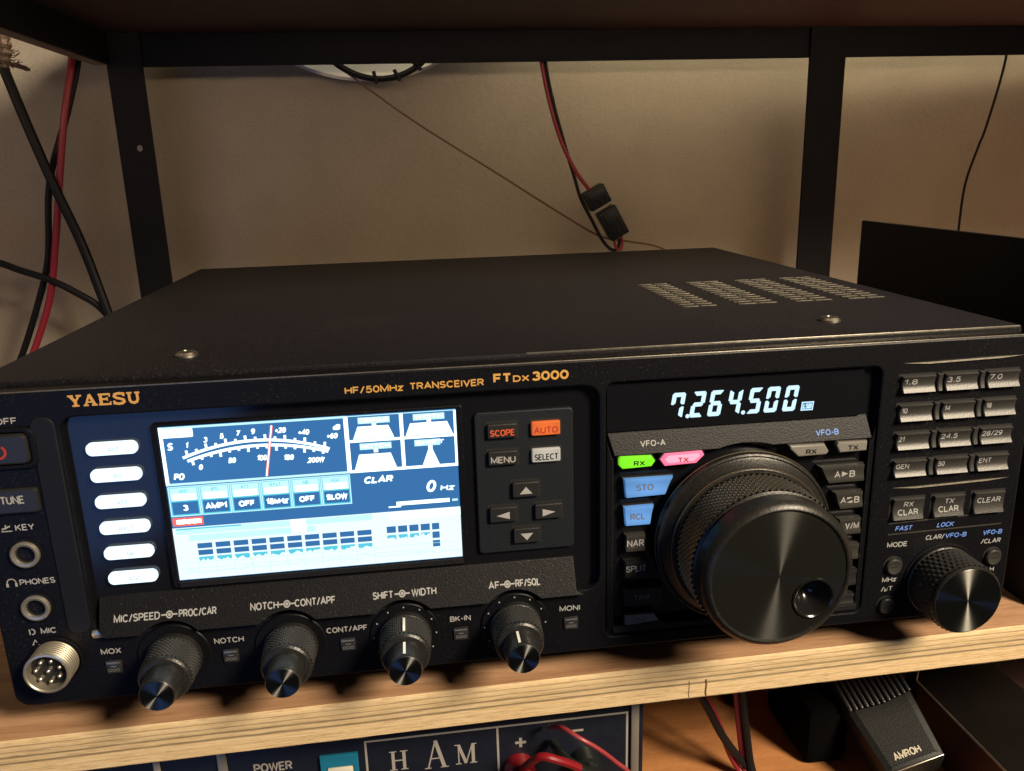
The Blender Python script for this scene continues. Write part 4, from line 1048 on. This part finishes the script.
rm = MB(); rm.lathe([(-21.9, 26.2), (-22.4, 25.2), (-23.3, 25.2), (-23.8, 26.0), (-28.8, 26.0), (-29.9, 25.3), (-30.9, 24.3), (-31.2, 23.6), (-31.0, 23.1), (-30.5, 22.8)], DX, DZ, M_dial, n=120, cap=False); rm.build('front_rim', dial, ang=25)
DMX, DMZ, DMR = 207.8, -8.8, 7.2
fc = MB()
n = 120
outer = arc(DX, DZ, 22.9, 0, 357, n - 1)
fc.plate(outer, -30.6, -28.0, M_brush, bev=0, holes=[arc(DMX, DMZ, DMR, 0, 354, 47)])
fc.build('dial_face', dial, ang=10)
dm = MB(); prof = [(-30.4, DMR + .2), (-31.0, DMR), (-31.1, DMR - .5), (-30.8, DMR - .9)] + [(-24.0 - 6.6 * (q / 8) ** 2, (DMR - 1.1) * q / 8) for q in range(8, 0, -1)]
dm.lathe(prof, DMX, DMZ, mat('glossy black cup', (0.008, 0.008, 0.008), .17), n=48); dm.build('finger_dimple', dial)

# ---------------------------------------------------------------- the four double knobs
M_kface = mat('turned black metal cap', (0.15, 0.15, 0.148), 0.38, metal=1.0, aniso=1.0)
for kx, rot, marks in zip(KX, (0, 0, 0, 0), (None, None, (0, 0), (None, 10))):
    o = MB()
    o.lathe([(.3, 12.2), (-.5, 12.2), (-.8, 11.9), (-.82, 9.0)], kx, KZ, M_fascia, n=56, cap=False)
    prof = [(-.8, 9.2), (-3.0, 9.15), (-3.2, 8.75)]
    o.lathe(prof, kx, KZ, M_knob, n=56, cap=False)
    nn = 72
    o.lathe([(-3.2 - q * .73, 8.7 - q * .02) for q in range(14)], kx, KZ, M_grip2, n=nn, knurl=lambda i, j, y, r: r + (.24 if (i + j) % 2 else -.2), cap=False, dia=True)
    o.lathe([(-12.7, 8.4), (-13.5, 8.2), (-14.0, 7.6), (-14.1, 6.0)], kx, KZ, M_knob, n=56, cap=False)
    for a in ((-30, 0, 30, 60, 90, 120, 150, 180, 210) if kx > 60 else ()):
        t_ = math.radians(a); o.box(kx + 10.9 * math.cos(t_) - .22, kx + 10.9 * math.cos(t_) + .22, -.98, -.75, KZ + 10.9 * math.sin(t_) - .22, KZ + 10.9 * math.sin(t_) + .22, M_white)
    ko = o.build('control_knob', R, ang=14)
    i_ = MB()
    i_.lathe([(-13.9, 6.1), (-14.4, 6.15), (-21.0, 5.75), (-21.8, 5.5), (-22.2, 5.1)], kx, KZ, M_knob, n=48, cap=False)
    ic = i_.build('inner_knob', ko)
    c_ = MB(); c_.lathe([(-21.9, 5.3), (-22.25, 5.2)], kx, KZ, M_kface, n=48); c_.build('cap_face', ic)
    if marks:
        mk = MB()
        if marks[0] is not None: mk.box(kx - .42, kx + .42, -11.8, -4.4, KZ + 8.3, KZ + 9.1, M_mark, bev=.1)
        a = math.radians(90 + marks[1]); ca, sa = math.cos(a), math.sin(a)
        for r0 in ((-21.2, -15.0),):
            vs = []
            for y, rr in ((-15.0, 6.28), (-21.2, 5.92)):
                for s_ in (-.42, .42): vs.append((kx + ca * rr - sa * s_, y, KZ + sa * rr + ca * s_))
            mk.add(vs, [[0, 1, 3, 2]], M_mark)
        mk.build('pointer_mark', ko)

# ---------------------------------------------------------------- band keys
names = [['1.8', '3.5', '7.0'], ['10', '14', '18'], ['21', '24.5', '28/29'], ['GEN', '50', 'ENT']]
for r_i, zc in enumerate((53.4, 42.9, 32.3, 21.9)):
    for c_i, xc in enumerate((257.4, 273.6, 289.6)):
        k = MB(); k.box(xc - 6.9, xc + 6.9, -.05, .3, zc - 3.7, zc + 3.6, M_well)
        scoop(k, xc - 6.2, xc + 6.2, zc - 3.0, zc + 2.9, -2.4, .2, M_key, d=1.0, lean=.4)
        s = names[r_i][c_i]
        k.text(s, xc - 5.5, zc + .9, -1.9, 2.0, M_white, w=1.45 * len(s) + .6 if len(s) > 2 else None, al='L', bold=.008, fn=lambda x, y, z, zc=zc: (x, -2.4 + 1.0 * math.sin(PI * (z - zc + 3.0) / 5.9) + .4 * (z - zc + 3.0) / 5.9 - .07, z))
        k.build('band_key', R)
    for xb in (265.55, 281.65):
        k = MB(); scoop(k, xb - .95, xb + .95, zc - 3.0, zc + 3.1, -1.9, .2, M_key, d=.5, lean=.4); k.build('key_divider', R)
for (xa, za, xb, zb) in ((251.6, 60.9, 297.6, 61.4), (251.8, 14.2, 298.2, 14.9)):
    q = MB(); xm, zm = (xa + xb) / 2, (za + zb) / 2
    q.add([(xa, -.2, za), (xa + 9, -.7, za - .55), (xb - 9, -.7, zb - .55), (xb, -.2, zb), (xb - 9, -.7, zb + .55), (xa + 9, -.7, za + .55), (xa + 9, -.45, za), (xb - 9, -.45, zb)],
          [[0, 1, 6], [1, 2, 7, 6], [2, 3, 7], [3, 4, 7], [4, 5, 6, 7], [5, 0, 6]], M_bar)
    q.build('trim_bar', panel)
for (xa, za, xb, zb) in ((252.2, .0, 297.2, 1.1), (252.2, -4.4, 297.6, -3.7)):
    q = MB(); q.stroke([(xa, za), (xb, zb)], .5, -.1, M_bar); q.build('trim_bar', panel)
for xc, s in ((258.6, ('RX', 'CLAR')), (274.6, ('TX', 'CLAR')), (290.6, ('CLEAR',))):
    k = MB(); k.box(xc - 6.9, xc + 6.9, -.05, .3, 1.0, 10.6, M_well); scoop(k, xc - 6.0, xc + 6.0, 1.8, 9.9, -2.0, .2, M_key, d=1.0, lean=.3)
    fn = lambda x, y, z: (x, -2.0 + 1.0 * math.sin(PI * (z - 1.8) / 8.1) + .3 * (z - 1.8) / 8.1 - .07, z)
    if len(s) == 2: k.text(s[0], xc, 7.7, 0, 2.2, M_white, w=3.8, fn=fn, bold=.008); k.text(s[1], xc, 4.6, 0, 2.2, M_white, w=8.0, fn=fn, bold=.008)
    else: k.text(s[0], xc, 6.8, 0, 2.2, M_white, w=9.4, fn=fn, bold=.008)
    k.build('clarifier_key', R)
legend([L('FAST', 258.4, -2.3, 1.9, M_blue, w=6.6, shear=.25)], panel); legend([L('LOCK', 275.0, -2.2, 1.9, M_blue, w=6.6, shear=.25)], panel)
legend([L('CLAR/', 267.6, -7.0, 1.9, M_white, w=7.4, al='L', shear=.2), L('VFO-B', 275.4, -6.9, 1.9, M_blue, w=8.6, al='L', shear=.1)], panel)
legend([L('VFO-B', 294.6, -7.0, 1.9, M_blue, w=7.8, shear=.15), L('/CLAR', 294.4, -10.6, 1.9, M_white, w=8.0, shear=.15)], panel)
legend([L('MODE', 256.4, -8.7, 2.0, w=8.0)], panel)
legend([L('MHz', 254.6, -23.0, 1.9, w=5.6), L('/\u00b5T', 254.0, -26.8, 1.9, w=4.6)], panel)
legend([L('H', 296.4, -22.6, 1.9, w=1.7)], panel)
for (x, z, m) in ((255.4, -17.3, M_key), (254.1, -33.5, M_keyd), (295.6, -17.1, M_key)):
    k = MB(); k.lathe([(.2, 3.9), (-.15, 3.9), (-.25, 3.4)], x, z, M_well, n=32, cap=False); k.lathe([(0, 3.1), (-1.2, 3.1), (-1.7, 2.7), (-1.4, 1.6), (-1.3, .3)], x, z, m, n=32)
    k.box(x - 1.2, x + 1.2, -1.55, -1.4, z - .15, z + .15, M_well); k.build('round_button', R)
CX_, CZ_ = 275.3, -25.0
k = MB()
k.lathe([(.2, 15.2), (-.4, 15.2), (-.6, 14.4)], CX_, CZ_, M_fascia, n=64, cap=False)
k.lathe([(-.4, 14.0), (-1.6, 14.0), (-2.0, 13.6)], CX_, CZ_, M_knob, n=64, cap=False)
nn = 84
kr = [(-2.0 - q * 1.05, 13.5) for q in range(13)]
k.lathe(kr, CX_, CZ_, M_grip2, n=nn, knurl=lambda i, j, y, r: r + (.3 if ((i + (j // 2)) % 2) else -.3), cap=False)
k.lathe([(-14.7, 13.4), (-15.4, 13.3), (-16.0, 12.9), (-16.1, 12.5)], CX_, CZ_, M_dial, n=64, cap=False)
ck = k.build('clarifier_knob', R, ang=10)
k = MB(); k.lathe([(-15.9, 12.7), (-16.2, 12.5)], CX_, CZ_, M_brush2, n=80); k.build('cap_face', ck, ang=10)

# ------------------------------------------------------------------ light
def area(name, loc, aim, size, power, col, shape='DISK'):
    l = bpy.data.lights.new(name, 'AREA'); l.shape = shape; l.size = size if not isinstance(size, tuple) else size[0]
    if isinstance(size, tuple): l.shape = 'RECTANGLE'; l.size_y = size[1]
    l.energy = power; l.color = col
    o = bpy.data.objects.new(name, l); COL.objects.link(o)
    p, a = W(loc), W(aim)
    o.location = p; o.rotation_euler = (a - p).to_track_quat('-Z', 'Y').to_euler()
    return o
area('room_lamp', (800, -760, 700), (150, 0, 0), 0.34, 30.0, (1.0, 0.83, 0.61))
area('strip_lamp', (180, 358, 300), (185, 392, 190), (1.7, 0.012), 1.7, (1.0, 0.86, 0.56))
area('wall_fill', (150, 40, 214), (150, 390, 90), (0.9, 0.02), 0.74, (1.0, 0.72, 0.47))  # unseen fill added under the overhead board to brighten the wall
area('blue_fill', (-420, -900, -160), (20, 0, 0), 0.5, 0.85, (0.16, 0.36, 1.0))  # added cool fill with no real source, gives the left side a navy sheen

w = bpy.data.worlds.new('World'); S.world = w; w.use_nodes = True
bg = w.node_tree.nodes['Background']; bg.inputs[0].default_value = (0.50, 0.44, 0.36, 1); bg.inputs[1].default_value = 0.06

# ------------------------------------------------------------------ camera
cam = bpy.data.cameras.new('camera'); co = bpy.data.objects.new('camera', cam); COL.objects.link(co)
co.location = W((82.718, -256.043, 131.179))
co.rotation_euler = (math.radians(74.87), math.radians(1.611), math.radians(-7.36))
cam.sensor_fit = 'HORIZONTAL'; cam.sensor_width = 36.0; cam.lens = 811.84 / 1024 * 36.0
cam.clip_start = 0.01; cam.clip_end = 50
S.camera = co
S.view_settings.view_transform = 'Standard'; S.view_settings.look = 'None'
S.view_settings.exposure = 0.0; S.view_settings.gamma = 1.0
S.render.resolution_x, S.render.resolution_y = 1024, 771
